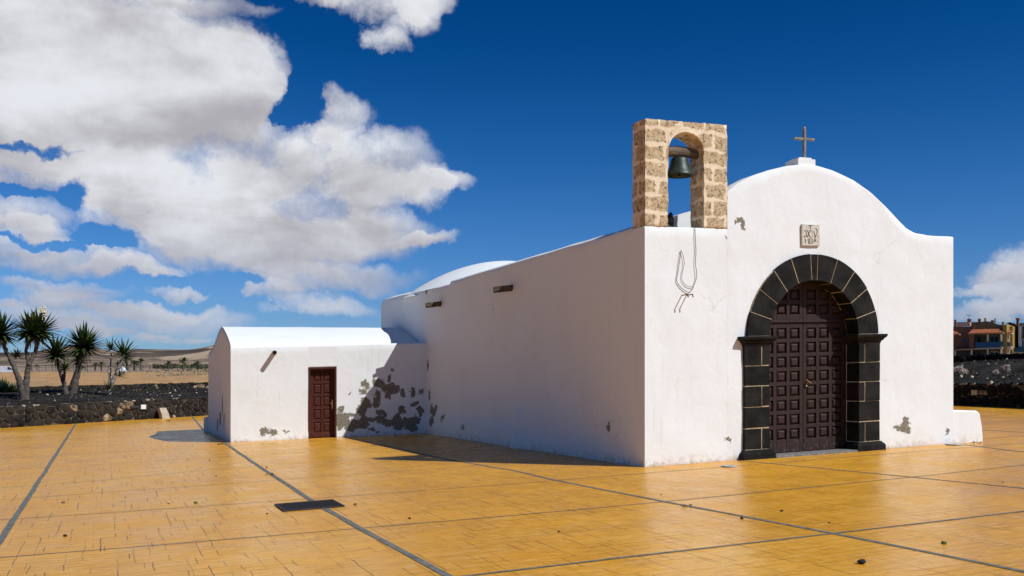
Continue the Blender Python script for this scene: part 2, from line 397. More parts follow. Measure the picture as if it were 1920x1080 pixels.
simple('dry_leaf', (.14, .10, .035), .7, .4, 40, .3, .003)
simple('green_leaf', (.09, .13, .03), .6, .4, 40, .3, .003)
# tower stone: big tan blocks, wide smeared mortar
def m_tower():
    t, p, oc = material('tower_stone')
    x, y, z = t.xyz(oc)
    q = t.comb(t.m('ADD', x, y), z, 0)
    q = t.v('ADD', q, t.v('MULTIPLY', t.v('SUBTRACT', t.noise(oc, 3.7, 4, .6, col=True), (.5, .5, .5)), (.20, .14, 0)))
    br = t.new('ShaderNodeTexBrick'); br.offset = .43; br.squash = 1.5; br.squash_frequency = 3
    t.l.new(q, br.inputs['Vector']); br.inputs['Scale'].default_value = 1.0
    br.inputs['Mortar Size'].default_value = .07; br.inputs['Mortar Smooth'].default_value = 1.0
    br.inputs['Brick Width'].default_value = .46; br.inputs['Row Height'].default_value = .29
    mort = t.m('ADD', br.outputs['Fac'], t.m('MULTIPLY', t.m('SUBTRACT', t.noise(oc, 2.2, 6, .68), .515), 5.0))
    mort = t.step(mort, .25, .62)
    pit = t.noise(oc, 42, 5, .75); por = t.step(t.noise(oc, 15, 7, .78), .535, .62)
    stone = t.mix(t.step(t.noise(oc, 9, 5, .65), .3, .7), C(.62, .455, .265), C(.80, .635, .42))
    stone = t.mix(t.m('MULTIPLY', por, .8), stone, C(.26, .15, .06))
    mc = t.mix(t.step(t.noise(oc, 12, 4), .3, .7), C(.72, .575, .405), C(.79, .67, .50))
    col = t.mix(mort, stone, mc)
    h = t.m('ADD', t.m('MULTIPLY', t.m('SUBTRACT', 1.0, mort), t.m('MULTIPLY', pit, 1.3)), t.m('MULTIPLY', mort, .62))
    h = t.m('SUBTRACT', h, t.m('MULTIPLY', t.m('MULTIPLY', por, t.m('SUBTRACT', 1.0, mort)), .5))
    finish(t, p, col, .95, t.bump(h, 1.0, .03), .15)
m_tower()
# lava stone of the garden walls
def m_lava(name, c1, c2, c3):
    t, p, oc = material(name)
    n = t.noise(oc, 1.3, 3, .6); f = t.noise(oc, 22, 6, .7)
    col = t.mix(t.step(n, .35, .65), C(*c1), C(*c2)); col = t.mix(t.m('MULTIPLY', t.step(t.noise(oc, 4.5, 6, .7), .56, .70), .75), col, C(*c3))
    finish(t, p, col, .95, t.bump(f, 1.0, .04), .1)
m_lava('lava_stone', (.016, .015, .0145), (.040, .034, .028), (.13, .095, .06))
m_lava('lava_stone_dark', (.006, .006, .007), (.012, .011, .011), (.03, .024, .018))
simple('lava_mortar', (.10, .075, .048), .95, .6, 3, .9, .03, col2=(.012, .010, .008))
simple('coping_mortar', (.30, .26, .20), .95, .5, 9, .9, .03)
simple('tan_stone', (.30, .21, .12), .95, .8, 5, .9, .03, col2=(.035, .028, .02))
def m_gravel():
    t, p, oc = material('lava_gravel')
    f = t.noise(oc, 26, 5, .8); v = t.vor(oc, 16)
    col = t.mix(t.step(t.noise(oc, .5, 5, .6), .35, .7), C(.019, .018, .017), C(.046, .041, .035))
    col = t.mix(t.m('MULTIPLY', t.step(v, .30, .10), t.step(f, .45, .6)), col, C(.16, .14, .11))
    col = t.mix(t.m('MULTIPLY', t.step(t.noise(t.v('MULTIPLY', oc, (1, 2, 1)), 1.6, 5, .7), .62, .70), .35), col, C(.12, .085, .05))
    finish(t, p, col, .95, t.bump(t.m('ADD', f, v), 1.0, .05), .1)
m_gravel()
def m_desert():
    t, p, oc = material('desert_ground')
    x, y, z = t.xyz(oc)
    f = t.noise(oc, .9, 8, .7); g = t.noise(t.v('MULTIPLY', oc, (.3, 1.5, 1)), .05, 6, .6)
    sand = t.mix(t.step(f, .3, .7), C(.36, .20, .085), C(.52, .32, .155))
    sand = t.mix(t.m('MULTIPLY', t.step(t.noise(oc, .14, 5, .6), .5, .68), .7), sand, C(.30, .225, .14))
    plain = t.mix(t.step(g, .38, .62), C(.17, .135, .105), C(.40, .29, .19))
    plain = t.mix(t.m('MULTIPLY', t.step(t.noise(t.v('MULTIPLY', oc, (.2, 1.2, 1)), .035, 5, .6), .52, .62), .7), plain, C(.12, .10, .085))
    col = t.mix(t.step(y, 110, 170), sand, plain)
    finish(t, p, col, .95, t.bump(f, .9, .25), .1)
m_desert()
def m_hills():
    t, p, oc = material('hill_soil')
    x, y, z = t.xyz(oc)
    q = t.v('MULTIPLY', oc, (1, .45, 2.2)); g = t.noise(q, .0085, 8, .66, .8); h = t.noise(t.v('MULTIPLY', oc, (1, .3, 9)), .007, 6, .6, .4)
    col = t.mix(t.step(g, .42, .60), C(.115, .088, .074), C(.34, .25, .165))
    col = t.mix(t.m('MULTIPLY', t.step(h, .52, .62), .75), col, C(.48, .365, .245))
    # two slopes darkened: cloud shadow painted into the soil colour
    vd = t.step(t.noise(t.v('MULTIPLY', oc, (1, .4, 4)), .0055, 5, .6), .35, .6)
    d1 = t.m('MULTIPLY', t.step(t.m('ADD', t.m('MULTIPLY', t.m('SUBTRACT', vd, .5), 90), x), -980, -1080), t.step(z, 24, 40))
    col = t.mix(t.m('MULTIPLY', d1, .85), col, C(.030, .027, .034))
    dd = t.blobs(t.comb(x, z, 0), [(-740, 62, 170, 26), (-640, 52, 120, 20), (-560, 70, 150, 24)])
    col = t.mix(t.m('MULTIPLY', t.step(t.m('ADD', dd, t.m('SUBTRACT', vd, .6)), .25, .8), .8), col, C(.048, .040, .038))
    finish(t, p, col, .98, t.bump(t.noise(oc, .03, 6, .65), .8, 9), .05)
m_hills()
def m_leafy(name, c1, c2, rough=.5, scale=3):
    t, p, oc = material(name)
    finish(t, p, t.mix(t.step(t.noise(oc, scale, 4), .35, .65), C(*c1), C(*c2)), rough, None, .35)
m_leafy('yucca_leaf', (.012, .028, .007), (.050, .085, .020), .42, 5)
m_leafy('yucca_leaf_bright', (.05, .085, .02), (.15, .19, .05), .45, 6)
m_leafy('agave_leaf', (.055, .085, .035), (.20, .23, .10), .5, 4)
m_leafy('dead_leaf', (.09, .06, .03), (.16, .12, .06), .8, 5)
m_leafy('palm_leaf', (.030, .040, .016), (.065, .075, .03), .6, 1)
m_leafy('shrub_leaf', (.035, .042, .020), (.085, .085, .045), .8, 1)
m_leafy('scrub_grey', (.16, .13, .085), (.26, .215, .145), .9, 1)
m_leafy('dry_twig', (.24, .17, .14), (.50, .40, .35), .8, 6)
m_leafy('flower_cream', (.60, .56, .38), (.75, .72, .55), .7, 9)
simple('yucca_bark', (.115, .095, .078), .95, .5, 5, 1.0, .03, stretch=(1, 1, 4))
simple('pale_bark', (.30, .27, .23), .9, .35, 6, .8, .02, stretch=(1, 1, 4))
for nm, c in dict(h_brown=(0.21, 0.10, 0.062), h_ochre=(0.319, 0.21, 0.058), h_mustard=(.34, .235, .06), h_olive=(.26, .24, .115), h_olive_brown=(0.189, 0.138, 0.072), h_pink=(.60, .40, .30),
                  h_tile=(.52, .17, .075), h_cream=(.66, .60, .44), h_white=(.70, .72, .74), h_blue=(.02, .105, .22), h_dark=(.045, .036, .034),
                  h_grey=(.17, .16, .15), h_glass=(.03, .05, .07), h_red=(.42, .10, .09), h_bluewhite=(.52, .58, .66), h_fascia=(.42, .37, .29), h_curtain=(.22, .26, .30)).items():
    simple(nm, c, .8, .15, 2.0, .2, .02)
def m_tile():
    t, p, oc = material('roof_tile'); x, y, z = t.xyz(oc)
    wv_ = t.m('SINE', t.m('MULTIPLY', x, 2 * math.pi / .28))
    col = t.mix(t.step(t.noise(oc, 3.5, 4), .3, .7), C(.36, .10, .04), C(.60, .22, .10))
    col = t.mix(t.step(wv_, -.2, -.9), col, C(.17, .05, .025))
    finish(t, p, col, .85, t.bump(wv_, .9, .05), .2)
m_tile()

# ================================================================== GROUND
def interp(tab, d):
    if d <= tab[0][0]: return tab[0][1]
    for (d0, z0), (d1, z1) in zip(tab, tab[1:]):
        if d <= d1: return z0 + (z1 - z0) * (d - d0) / (d1 - d0)
    return tab[-1][1]
ZL = [(44, -.5), (57, .6), (61, 1.5), (70, 1.90), (82, 1.98), (94, 2.78), (104, 2.72), (130, 2.8), (200, 3.75), (300, 5.3), (600, 10.8), (900, 15), (9000, 20)]
ZR = [(30, -.3), (46, .8), (52, 1.6), (56, 2.9), (100, 4.1), (160, 5.9), (300, 8), (600, 12), (900, 15), (9000, 20)]
def terrain(x, y):
    d = math.hypot(x, y); near = SL * max(-45, min(60, u.x * x + u.y * y)) - .4
    if y < 8: return near if d < 45 else near - min(2, (d - 45) * .02)
    r = x / y; t = max(0, min(1, (r + .28) / .6)); t = t * t * (3 - 2 * t)
    yy = y * (1 + min(1.0, abs(r)) ** 2 * .2)
    far = interp(ZL, yy) * (1 - t) + interp(ZR, yy) * t
    if 62 < y < 130: far += .22 * noise.noise(Vector((x * .12, y * .2, 0))) + .22 * noise.noise(Vector((x * .45, y * .5, 3))) + .1 * noise.noise(Vector((x * 1.3, y * 1.1, 3)))
    start = 42 * (1 - t) + 30 * t
    k = max(0, min(1, (d - start) / 10)); return near * (1 - k) + far * k
m = MB(); rows = []
ds = [3]; 
while ds[-1] < 7500: ds.append(ds[-1] * (1.045 if ds[-1] < 150 else 1.12) + .3)
NA = 200
vs = [(0, 0, terrain(0, 0))]
for d in ds:
    for k in range(NA):
        a = 2 * math.pi * k / NA; x, y = d * math.sin(a), d * math.cos(a); vs.append((x, y, terrain(x, y)))
fs = [(0, 1 + k, 1 + (k + 1) % NA) for k in range(NA)]
for i in range(len(ds) - 1):
    for k in range(NA):
        a, b = 1 + i * NA + k, 1 + i * NA + (k + 1) % NA; fs.append((a, a + NA, b + NA, b))
m.add(vs, fs, 0, True); tag(m.build('ground', 'desert_ground'), kind='structure')

# hills: ridge heights read along the skyline, modelled as eroded slopes 700 m to 3 km away
RIDGE = [(-3000, 655), (-600, 640), (-200, 655), (0, 661), (40, 661), (66, 660), (84, 655), (110, 651), (140, 648), (165, 649), (186, 653), (205, 659), (225, 657), (254, 654), (300, 655), (350, 655.5), (367, 654), (383, 651), (400, 647), (450, 640), (600, 634), (800, 640), (1000, 660), (1300, 672), (1700, 688), (2500, 690), (5000, 680)]
m = MB(); NX, NY = 300, 60; vs = []
for j in range(NY):
    s = j / (NY - 1); y = 640 * (3200 / 640) ** s
    for i in range(NX):
        px = -900 + 3600 * i / (NX - 1); r = (px - CX) / F; x = r * y
        top = interp(RIDGE, px); k = max(0, min(1, (y - 640) / 1800)); k2 = k ** 1.25
        zr = (HZ - top) / F; z0 = (HZ - 690) / F
        n = noise.fractal(Vector((x * .0016, y * .0009, 2)), .9, 2.1, 6) * .5 + .25 * noise.noise(Vector((x * .006, y * .002, 5)))
        z = EYE + y * (z0 + (zr - z0) * k2) - 5 * (1 - min(1, (y - 640) / 60))
        n += .35 * (abs(noise.noise(Vector((x * .011, y * .0022, 8)))) - .25); z += n * (zr - z0) * y * .9 * math.sin(math.pi * min(1, k)) if k < 1 else -(y - 2440) * .10
        vs.append((x, y, z))
fs = [(j*NX+i, j*NX+i+1, (j+1)*NX+i+1, (j+1)*NX+i) for j in range(NY-1) for i in range(NX-1)]
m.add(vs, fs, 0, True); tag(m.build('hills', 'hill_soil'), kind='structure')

# ------------------------------------------------------------------ plaza with its grid of concrete joints
WLA, WLB = ground_hit(0, 803), ground_hit(390, 779)                   # foot of the left garden wall
WRA, WRB = ground_hit(1790, 759), ground_hit(1919, 765)
def lerp2(A, B, t): return Vector((A.x + (B.x - A.x) * t, A.y + (B.y - A.y) * t, 0))
la, lb = loc(WLA), loc(WLB); ra, rb = loc(WRA), loc(WRB)
sL = (lb[1] - la[1]) / (lb[0] - la[0]); sR = (ra[0] - rb[0]) / (ra[1] - rb[1])
def bL(a): return la[1] + (a - la[0]) * sL
def aR(b): return ra[0] + (b - ra[1]) * sR
m = MB()
ax = [-44 + i * 2 for i in range(0, 36)]
for i in range(len(ax) - 1):
    a0, a1 = ax[i], ax[i + 1]; bs = [-45 + 3 * j for j in range(40)]
    for j in range(len(bs) - 1):
        b0, b1 = bs[j], bs[j + 1]
        q = []
        for a, b in ((a0, b0), (a1, b0), (a1, b1), (a0, b1)):
            b_ = min(b, bL(a) + .15); a_ = min(a, aR(b_) + .15); q.append((a_, b_))
        if (abs(q[0][1] - q[3][1]) < .01 and abs(q[1][1] - q[2][1]) < .01) or (abs(q[0][0] - q[1][0]) < .01 and abs(q[3][0] - q[2][0]) < .01): continue
        m.add([sh((a, b, 0)) for a, b in q], [(0, 1, 2, 3)])
def strip(poly, wid, k):
    for i in range(len(poly) - 1):
        p, q = Vector(poly[i]), Vector(poly[i + 1]); n_ = int(max(1, (q - p).length / .35)); d = (q - p).normalized(); nn = Vector((-d.y, d.x))
        prev = None
        for j in range(n_ + 1):
            c = p + (q - p) * j / n_; w1 = wid * .8 * (.5 + .13 * noise.noise(Vector((c.x * 2.1, c.y * 2.1, k)))); o_ = nn * .012 * noise.noise(Vector((c.x * .8, c.y * .8, k + 4)))
            e = (c + o_ + nn * w1, c + o_ - nn * w1)
            if prev: m.add([sh((v_.x, v_.y, .004 + .0006 * k)) for v_ in (prev[0], prev[1], e[1], e[0])], [(0, 1, 2, 3)], 1)
            prev = e
strip([(-13.4, -30), (-13.4, bL(-13.4))], .09, 1)
strip([(-9.5, -30), (-9.55, -2.4), (-9.65, bL(-9.65))], .10, 1)
strip([(-5.8, -30), (-5.8, -6.74), (-5.84, -3.8), (-5.83, -.77), (-5.66, 7), (-5.5, 13.0), (-5.5, 13.4)], .095, 1)
strip([(-5.36, 20.9), (-5.23, 23.3), (-4.67, bL(-4.67))], .09, 1)
strip([(-1.75, -30), (-1.77, -9), (-1.8, -6.8), (-1.96, -3.9), (-2.06, -.75), (-2.02, 1), (-2.25, 3.8), (-2.3, 12.5)], .075, 1)
strip([(2.4, -30), (2.39, -5.5), (2.23, -3.6), (1.89, -.42), (1.8, -.1)], .055, 1)
strip([(6.2, -30), (6.25, -6), (6.4, -2.1), (6.93, -.18)], .06, 1)
strip([(10.2, -30), (10.2, 40)], .06, 1); strip([(14.2, -22), (14.2, 40)], .06, 1)
strip([(-40, -12.8), (9, -12.8)], .05, 2); strip([(-40, -9.8), (12, -9.8)], .05, 2)
strip([(-40, -6.8), (-5.7, -6.82), (-1.8, -6.82), (12, -6.75)], .058, 2)
strip([(-40, -3.4), (-9.45, -3.54), (-7.94, -3.66), (-5.84, -3.78), (-4, -3.86), (-2, -3.88), (2.1, -3.73), (4.7, -3.53), (14, -3.3)], .032, 2)
strip([(-40, -.1), (-9.73, -.4), (-8.46, -.55), (-5.86, -.74), (-2.8, -.87), (1.26, -.84), (4, -.80), (14, -.8)], .028, 2)
strip([(-40, 1.9), (-9, 2.1), (-3.2, 2.2), (-.1, 2.2)], .022, 2)
strip([(-40, 3.9), (-9, 4.1), (-6.5, 5), (-3, 5.2), (-.1, 5.2)], .022, 2)
strip([(-40, 7.8), (-6, 8.0), (-.1, 8.1)], .022, 2); strip([(-40, 11.5), (-6, 11.6), (-.1, 11.4)], .02, 2)
strip([(-34, 15), (-5.6, 15)], .02, 2); strip([(7.9, .4), (18, .6)], .03, 2); strip([(8, 3.6), (17, 4.4)], .03, 2); strip([(8, 7), (18, 7.4)], .03, 2)
plaza = tag(m.build('plaza', ['ochre_stamped_concrete', 'joint_concrete'], mat=MLOC), kind='structure')

# ================================================================== CHURCH
church = empty('church', 'white lime washed chapel with round gabled front, black stone portal and stone belfry', 'church', mat=MLOC)
def nz(a, b, c, s=1.0): return noise.noise(Vector((a * s, b * s, c * s)))
# facade patches (local a,z incl. slope)
def fz(x, y, rx, ry, b=0):
    a, _, h = fac(x, y, b); k = (Vector(world(a, b, h)) - EYEV).y / F
    return (a, h + SL * a, rx * k * 1.05, ry * k)
FP = [fz(1388,412,12,9), fz(1391,424,6,11), fz(1380,416,9,5), fz(1697,790,10,8), fz(1692,800,16,8), fz(1701,805,9,6), fz(1682,804,9,5), fz(1778,806,5,7), fz(1776,810,4,4), fz(1365,823,8,4), fz(1372,347,5,2.2), fz(1362,442,4,3)]
def sz(x, y, rx, ry, a=0):
    _, b, h = side(x, y, a); d = world(a, b, h).y; k = d / F
    return (b, h + SL * a, rx * k * 2.6, ry * k)
SP = [sz(1141,799,5,8), sz(830,783,6,9), sz(812,770,9,12), sz(806,740,3,12), sz(812,790,8,12), sz(870,800,5,6), sz(803,650+35,3,14), sz(799,547,4,4), sz(818,765,3,10)]
plaster('facade_plaster', 'xz', FP, thr=.30)
plaster('side_plaster', 'yz', SP, thr=.40)
plaster('roof_plaster')
PROFILE = [(0,4.10),(.5,4.10),(1.0,4.10),(1.664,4.10),(1.6675,4.74),(1.88,4.90),(2.19,5.05),(2.54,5.17),(2.95,5.27),(3.3,5.325),(3.6,5.32),(3.97,5.25),(4.47,5.09),(4.88,4.88),(5.24,4.63),(5.56,4.37),(5.76,4.22),(5.99,4.125),(6.3,4.09),(6.95,4.075)]
AC, ARI, ARO, SPR = 3.545, 1.0, 1.48, 2.19                             # portal arch
def archz(a, c, r, s):
    d = abs(a - c)
    return s + math.sqrt(max(0, r * r - d * d)) if d < r else 0
def cols(lst, lowf, topf, b0, b1, nzv, disp, mb, ch=.03, mi=0, crown=0.0):
    """wall in vertical sections along a; section goes up the front, over the top, down the back"""
    secs = []
    for a in lst:
        lo, hi = lowf(a), topf(a); sec = []
        for k in range(nzv + 1):
            z = lo + (hi - ch - lo) * k / nzv; sec.append((a, b0 + disp(a, z), z))
        sec += [(a, b0 + ch * .35, hi - ch * .3), (a, b0 + ch * 1.2, hi), (a, b1 - ch * 1.2, hi + crown), (a, b1, hi - ch)]
        sec.append((a, b1, lo)); secs.append(sec)
    mb.sections(secs, True, mi, True, f=sh)
m = MB()
def top(a): return interp(PROFILE, a) + .008 * nz(a * 3, 1, 0)
dsp = lambda a, z: (.014 * nz(a, 0, z, 1.3) + .006 * nz(a, 3, z, 4)) * min(1, a / .25) * min(1, (6.95 - a) / .25 + .01)
cols([1.667 * i / 20 for i in range(21)], lambda a: -.1, lambda a: 4.10 + .008 * nz(a * 3, 1, 0), 0, .43, 26, dsp, m)
cols([1.668 + (2.545 - 1.668) * i / 11 for i in range(12)], lambda a: -.1, top, 0, .43, 26, dsp, m)
ang = [math.pi - math.pi * i / 28 for i in range(29)]
ac = [AC + (ARI + .02) * math.cos(t) for t in ang]
cols(ac, lambda a: SPR + math.sqrt(max(0, (ARI + .02) ** 2 - (a - AC) ** 2)), top, 0, .43, 18, dsp, m)
cols([AC + ARI + .02 + (6.95 - AC - ARI - .02) * i / 26 for i in range(27)], lambda a: -.1, top, 0, .43, 26, dsp, m)
o = m.build('facade', 'facade_plaster', church)
# side wall, nave, with a thicker plaster band low down
m = MB()
def sdisp(b, z):
    e = min(1, (b - .43) / .4) * .02 * nz(b, z, 9, .8) + .006 * nz(b, z, 4, 4)
    if b > 5.9: e += .05 * max(0, min(1, (.50 - z + .03 * nz(b, 0, 0, .7)) / .05))
    if b < 5.9: e += .03 * max(0, min(1, (.35 - z) / .3)) * min(1, b / 1.5)
    q = ((b - 5.5) / .26) ** 2
    if z < .86: e += .09 * math.exp(-q * q) * min(1, (.86 - z) / .08)
    if z < .3: e += .08 * math.exp(-((b - 5.3) / .5) ** 2) * (1 - z / .3)
    return e * min(1, max(0, (b - .43) / .15))
secs = []
bl_ = [.43 + i * .13 for i in range(131)]
for b in bl_:
    hi = 4.10 + .012 * nz(b, 0, 0, 1.1) + (.03 if b < 10.2 else -.05 + .12 * min(1, (b - 10.2) / 6)); 
    if b > 17.0: hi -= (b - 17.0) ** 2 * .7
    sec = []
    for k in range(41):
        z = -.1 + (hi - .03 + .1) * k / 40; sec.append((-sdisp(b, z), b, z))
    sec += [(.012, b, hi - .008), (.05, b, hi + .012), (.2, b, hi + .075), (.36, b, hi + .11), (.5, b, hi), (.5, b, -.1)]
    secs.append(sec)
m.sections(secs, True, 0, True, f=sh)
m.box(6.45, 6.95, .43, 17.4, -.1, 4.1, 0, sh); m.box(.5, 6.45, 16.95, 17.4, -.1, 4.15, 0, sh)
m.build('side_wall', 'side_plaster', church)
# nave vault, chancel dome
m = MB(); secs = []
for b in (1.0, 4, 8, 12, 16.95):
    secs.append([(3.475 + 2.97 * math.cos(t), b, 3.88 + .90 * math.sin(t)) for t in [math.pi * k / 24 for k in range(25)]])
m.sections(secs, True, 0, True, f=sh); m.build('vault_roof', 'roof_plaster', church)
m = MB(); DC = (3.0, 14.0, 4.0)
m.lathe([(3.15 * q, 1.12 * (1 - q * q)) for q in [1 - k / 18 for k in range(18)]] + [(.001, 1.12)], DC, 48, 0, f=sh)
m.build('dome', 'roof_plaster', church)
# buttress at the right of the front
m = MB(); m.prism([(6.95, -.1), (7.80, -.1), (7.76, .3), (7.70, .56), (7.62, .62), (6.95, .66)], .03, .75, 0, sh)
m.build('buttress', 'facade_plaster', church, bevel=.035, segs=3)
# ---- portal surround
def block(mb, pts, y0, y1, mi=0):
    n = len(pts); cx = sum(p[0] for p in pts) / n; cz = sum(p[1] for p in pts) / n; g = .0085; q = []
    for p in pts:
        d = Vector((p[0] - cx, p[1] - cz)); L = d.length; d = d * ((L - g * 1.4) / L); q.append((cx + d.x + random.uniform(-.004, .004), cz + d.y + random.uniform(-.005, .005)))
    mb.prism(q, y0 + random.uniform(-.006, .002), y1, mi, sh)
PF = -.055
def pilaster(x0, x1, inner_left, nm):
    mm = MB(); rows_ = [.17, .55, .93, 1.30, 1.66, 2.02]
    for i in range(5):
        z0, z1 = rows_[i], rows_[i + 1]
        if i % 2 == 0:
            s = x0 + (x1 - x0) * (.68 if not inner_left else .30)
            block(mm, [(x0, z0), (s, z0), (s, z1), (x0, z1)], PF, .28); block(mm, [(s, z0), (x1, z0), (x1, z1), (s, z1)], PF, .28)
        else: block(mm, [(x0, z0), (x1, z0), (x1, z1), (x0, z1)], PF, .28)
    mm.box(x0 + .020, x1 - .020, PF + .006, .275, .16, 2.02, 1, sh)
    o = mm.build('pilaster', ['basalt', 'lime_mortar'], church, bevel=.006, segs=1)
    c = MB()                                                           # moulded capital
    prof = [(.0, 2.005), (.012, 2.04), (.02, 2.06), (.045, 2.075), (.055, 2.10), (.085, 2.125), (.10, 2.15), (.10, 2.185)]
    rings = []
    for e, z in prof: rings.append([(x0 - e, PF - e * .9, z), (x1 + e, PF - e * .9, z), (x1 + e, .285, z), (x0 - e, .285, z)])
    c.sections(rings, True, 0, False, f=sh); c.build('capital', 'basalt', o, bevel=.004, segs=1)
    c = MB(); prof = [(.075, -.05), (.075, .09), (.06, .12), (.03, .145), (.02, .165)]
    rings = []
    for e, z in prof: rings.append([(x0 - e, PF - e, z), (x1 + e, PF - e, z), (x1 + e, .285, z), (x0 - e, .285, z)])
    c.sections(rings, True, 0, False, f=sh); c.build('base', 'basalt', o, bevel=.008, segs=1)
pilaster(1.985, 2.545, False, 'l'); pilaster(4.545, 5.065, True, 'r')
mm = MB(); JA = [0, 17, 35, 52, 69.5, 87.5, 94, 111, 128, 145.5, 163, 180]
for i in range(11):
    t0, t1 = R(JA[i]), R(JA[i + 1]); n = 5; ts = [t0 + (t1 - t0) * k / (n - 1) for k in range(n)]
    g = .006; ti = [t + (g / ARI if k == 0 else (-g / ARI if k == n - 1 else 0)) for k, t in enumerate(ts)]
    to = [t + (g / ARO if k == 0 else (-g / ARO if k == n - 1 else 0)) for k, t in enumerate(ts)]
    r1 = ARI + random.uniform(-.004, .004); r2 = ARO + random.uniform(-.008, .008)
    pts = [(AC + r2 * math.cos(t), SPR + r2 * math.sin(t)) for t in to] + [(AC + r1 * math.cos(t), SPR + r1 * math.sin(t)) for t in reversed(ti)]
    mm.prism(pts, PF + random.uniform(-.004, .004), .28, 0, sh)
n = 40; ts = [math.pi * k / n for k in range(n + 1)]
secs = [[(AC + (ARI + .005) * math.cos(t), PF + .006, SPR + (ARI + .005) * math.sin(t)), (AC + (ARO - .003) * math.cos(t), PF + .006, SPR + (ARO - .003) * math.sin(t)),
         (AC + (ARO - .003) * math.cos(t), .275, SPR + (ARO - .003) * math.sin(t)), (AC + (ARI + .005) * math.cos(t), .275, SPR + (ARI + .005) * math.sin(t))] for t in ts]
mm.sections(secs, True, 1, False, f=sh)
mm.build('arch', ['basalt', 'lime_mortar'], church, bevel=.005, segs=1)
m = MB(); m.box(2.62, 4.47, -.13, .29, -.05, .035, 0, sh); m.build('threshold', 'threshold_stone', church, bevel=.015)
# ---- double door
def raised(mb, x, z, w_, h_, b, depth, mi=0):
    """sunk square with a raised pyramidal field"""
    mb.prism([(x - w_ * .42, z - h_ * .42), (x + w_ * .42, z - h_ * .42), (x + w_ * .42, z + h_ * .42), (x - w_ * .42, z + h_ * .42)], b - depth * .1, b + depth, mi, sh, taper=.36)
def leaf(x0, x1, z0, z1, colx, rowz, pw, ph, b, d, mb, clip=None):
    """frame of stiles and rails round sunk squares, as one board with boxes in front"""
    mb.box(x0, x1, b + d, b + d + .03, z0, z1, 0, sh)
    xs = sorted(colx); e = [x0] + [q for c in xs for q in (c - pw / 2, c + pw / 2)] + [x1]
    for i in range(0, len(e), 2): mb.box(e[i], e[i + 1], b, b + d, z0, z1, 0, sh)
    for c in xs:
        ez = [z0] + [q for r_ in sorted(rowz) for q in (r_ - ph / 2, r_ + ph / 2)] + [z1]
        for i in range(0, len(ez), 2): mb.box(c - pw / 2, c + pw / 2, b + .0005, b + d, ez[i], ez[i + 1], 0, sh)
        for r_ in rowz: raised(mb, c, r_, pw, ph, b + .004, d - .004)
rz = [.375 + .2665 * i for i in range(8)]
for sgn, x0, x1 in ((-1, 2.52, 3.548), (1, 3.556, 4.57)):
    seam = 3.552; cx = [seam + sgn * q for q in (.19, .487, .785)]
    mb = MB(); leaf(x0, x1, .04, 2.435, cx, rz, .225, .20, .30, .038, mb)
    o = mb.build('door', 'door_wood', church, bevel=.004, segs=1)
    if sgn > 0:
        k = MB(); k.tube([sh((3.62, .30, 1.335)), sh((3.62, .245, 1.34))], .012, 8); k.tube([sh((3.585, .245, 1.375)), sh((3.62, .24, 1.345)), sh((3.69, .24, 1.305))], .011, 8)
        k.lathe([(.001, -.02), (.018, -.015), (.024, 0), (.018, .015), (.001, .02)], sh((3.61, .28, 1.25)), 10)
        k.build('handle', 'brass', o)
mb = MB()
mb.box(2.5, 4.6, .268, .33, 2.44, 2.49, 0, sh)
for sgn in (-1, 1):
    cx = [3.552 + sgn * q for q in (.19, .487, .785)]; x0, x1 = (2.5, 3.548) if sgn < 0 else (3.556, 4.6)
    leaf(x0, x1, 2.49, 3.25, cx, [2.69, 2.96], .225, .20, .30, .038, mb)
mb.build('transom_panel', 'door_wood', church, bevel=.004, segs=1)
m = MB(); m.box(2.45, 4.65, .40, .42, 0, 3.3, 0, sh); m.build('door_backing', 'fixture_dark', church)
# ---- plaque with its carved letters
a0, _, z0 = fac(1501.5, 461); a1, _, z1 = fac(1535, 421.5)
m = MB(); m.box(a0, a1, -.035, .02, z0, z1, 0, sh); pl = m.build('plaque', 'plaque_stone', church, bevel=.01)
def cp(x, y): return fac(1460 + x * 120 / 1620, 400 + y * 120 / 1620, -.035)
STR = [[(762,312),(850,310)],[(805,300),(806,392)],
 [(642,455),(662,432),(690,440),(698,500),(708,560),(730,603)],[(655,560),(640,585),(665,600),(690,570)],[(728,432),(745,470),(762,530),(782,585),(812,612)],[(822,455),(803,430),(782,450),(765,500),(745,560),(728,600)],[(842,572),(848,584)],
 [(865,462),(888,468),(905,510),(918,570),(920,640),(905,690),(888,712)],[(932,388),(962,408),(982,455),(970,510),(945,560),(925,610)],[(918,650),(938,715)],[(985,578),(1012,574)],[(985,712),(996,716)],
 [(660,668),(676,660),(680,755)],[(800,672),(778,645),(748,650),(742,680),(770,705),(800,735),(790,760),(762,765),(748,740),(775,705),(800,672)],
 [(812,645),(845,640),(855,665),(832,690),(855,712),(850,742),(818,758)],[(890,735),(895,700),(912,660)]]
m = MB()
for s_ in STR:
    pts = [cp(*q) for q in s_]
    if len(pts) > 2:
        fine_ = []
        for i in range(len(pts) - 1):
            for k in range(3): fine_.append(Vector(pts[i]).lerp(Vector(pts[i + 1]), k / 3))
        pts = fine_ + [Vector(pts[-1])]
    m.tube([sh((p[0], -.036, p[2])) for p in pts], .0065, 5)
m.build('lettering', 'carved_groove', pl)
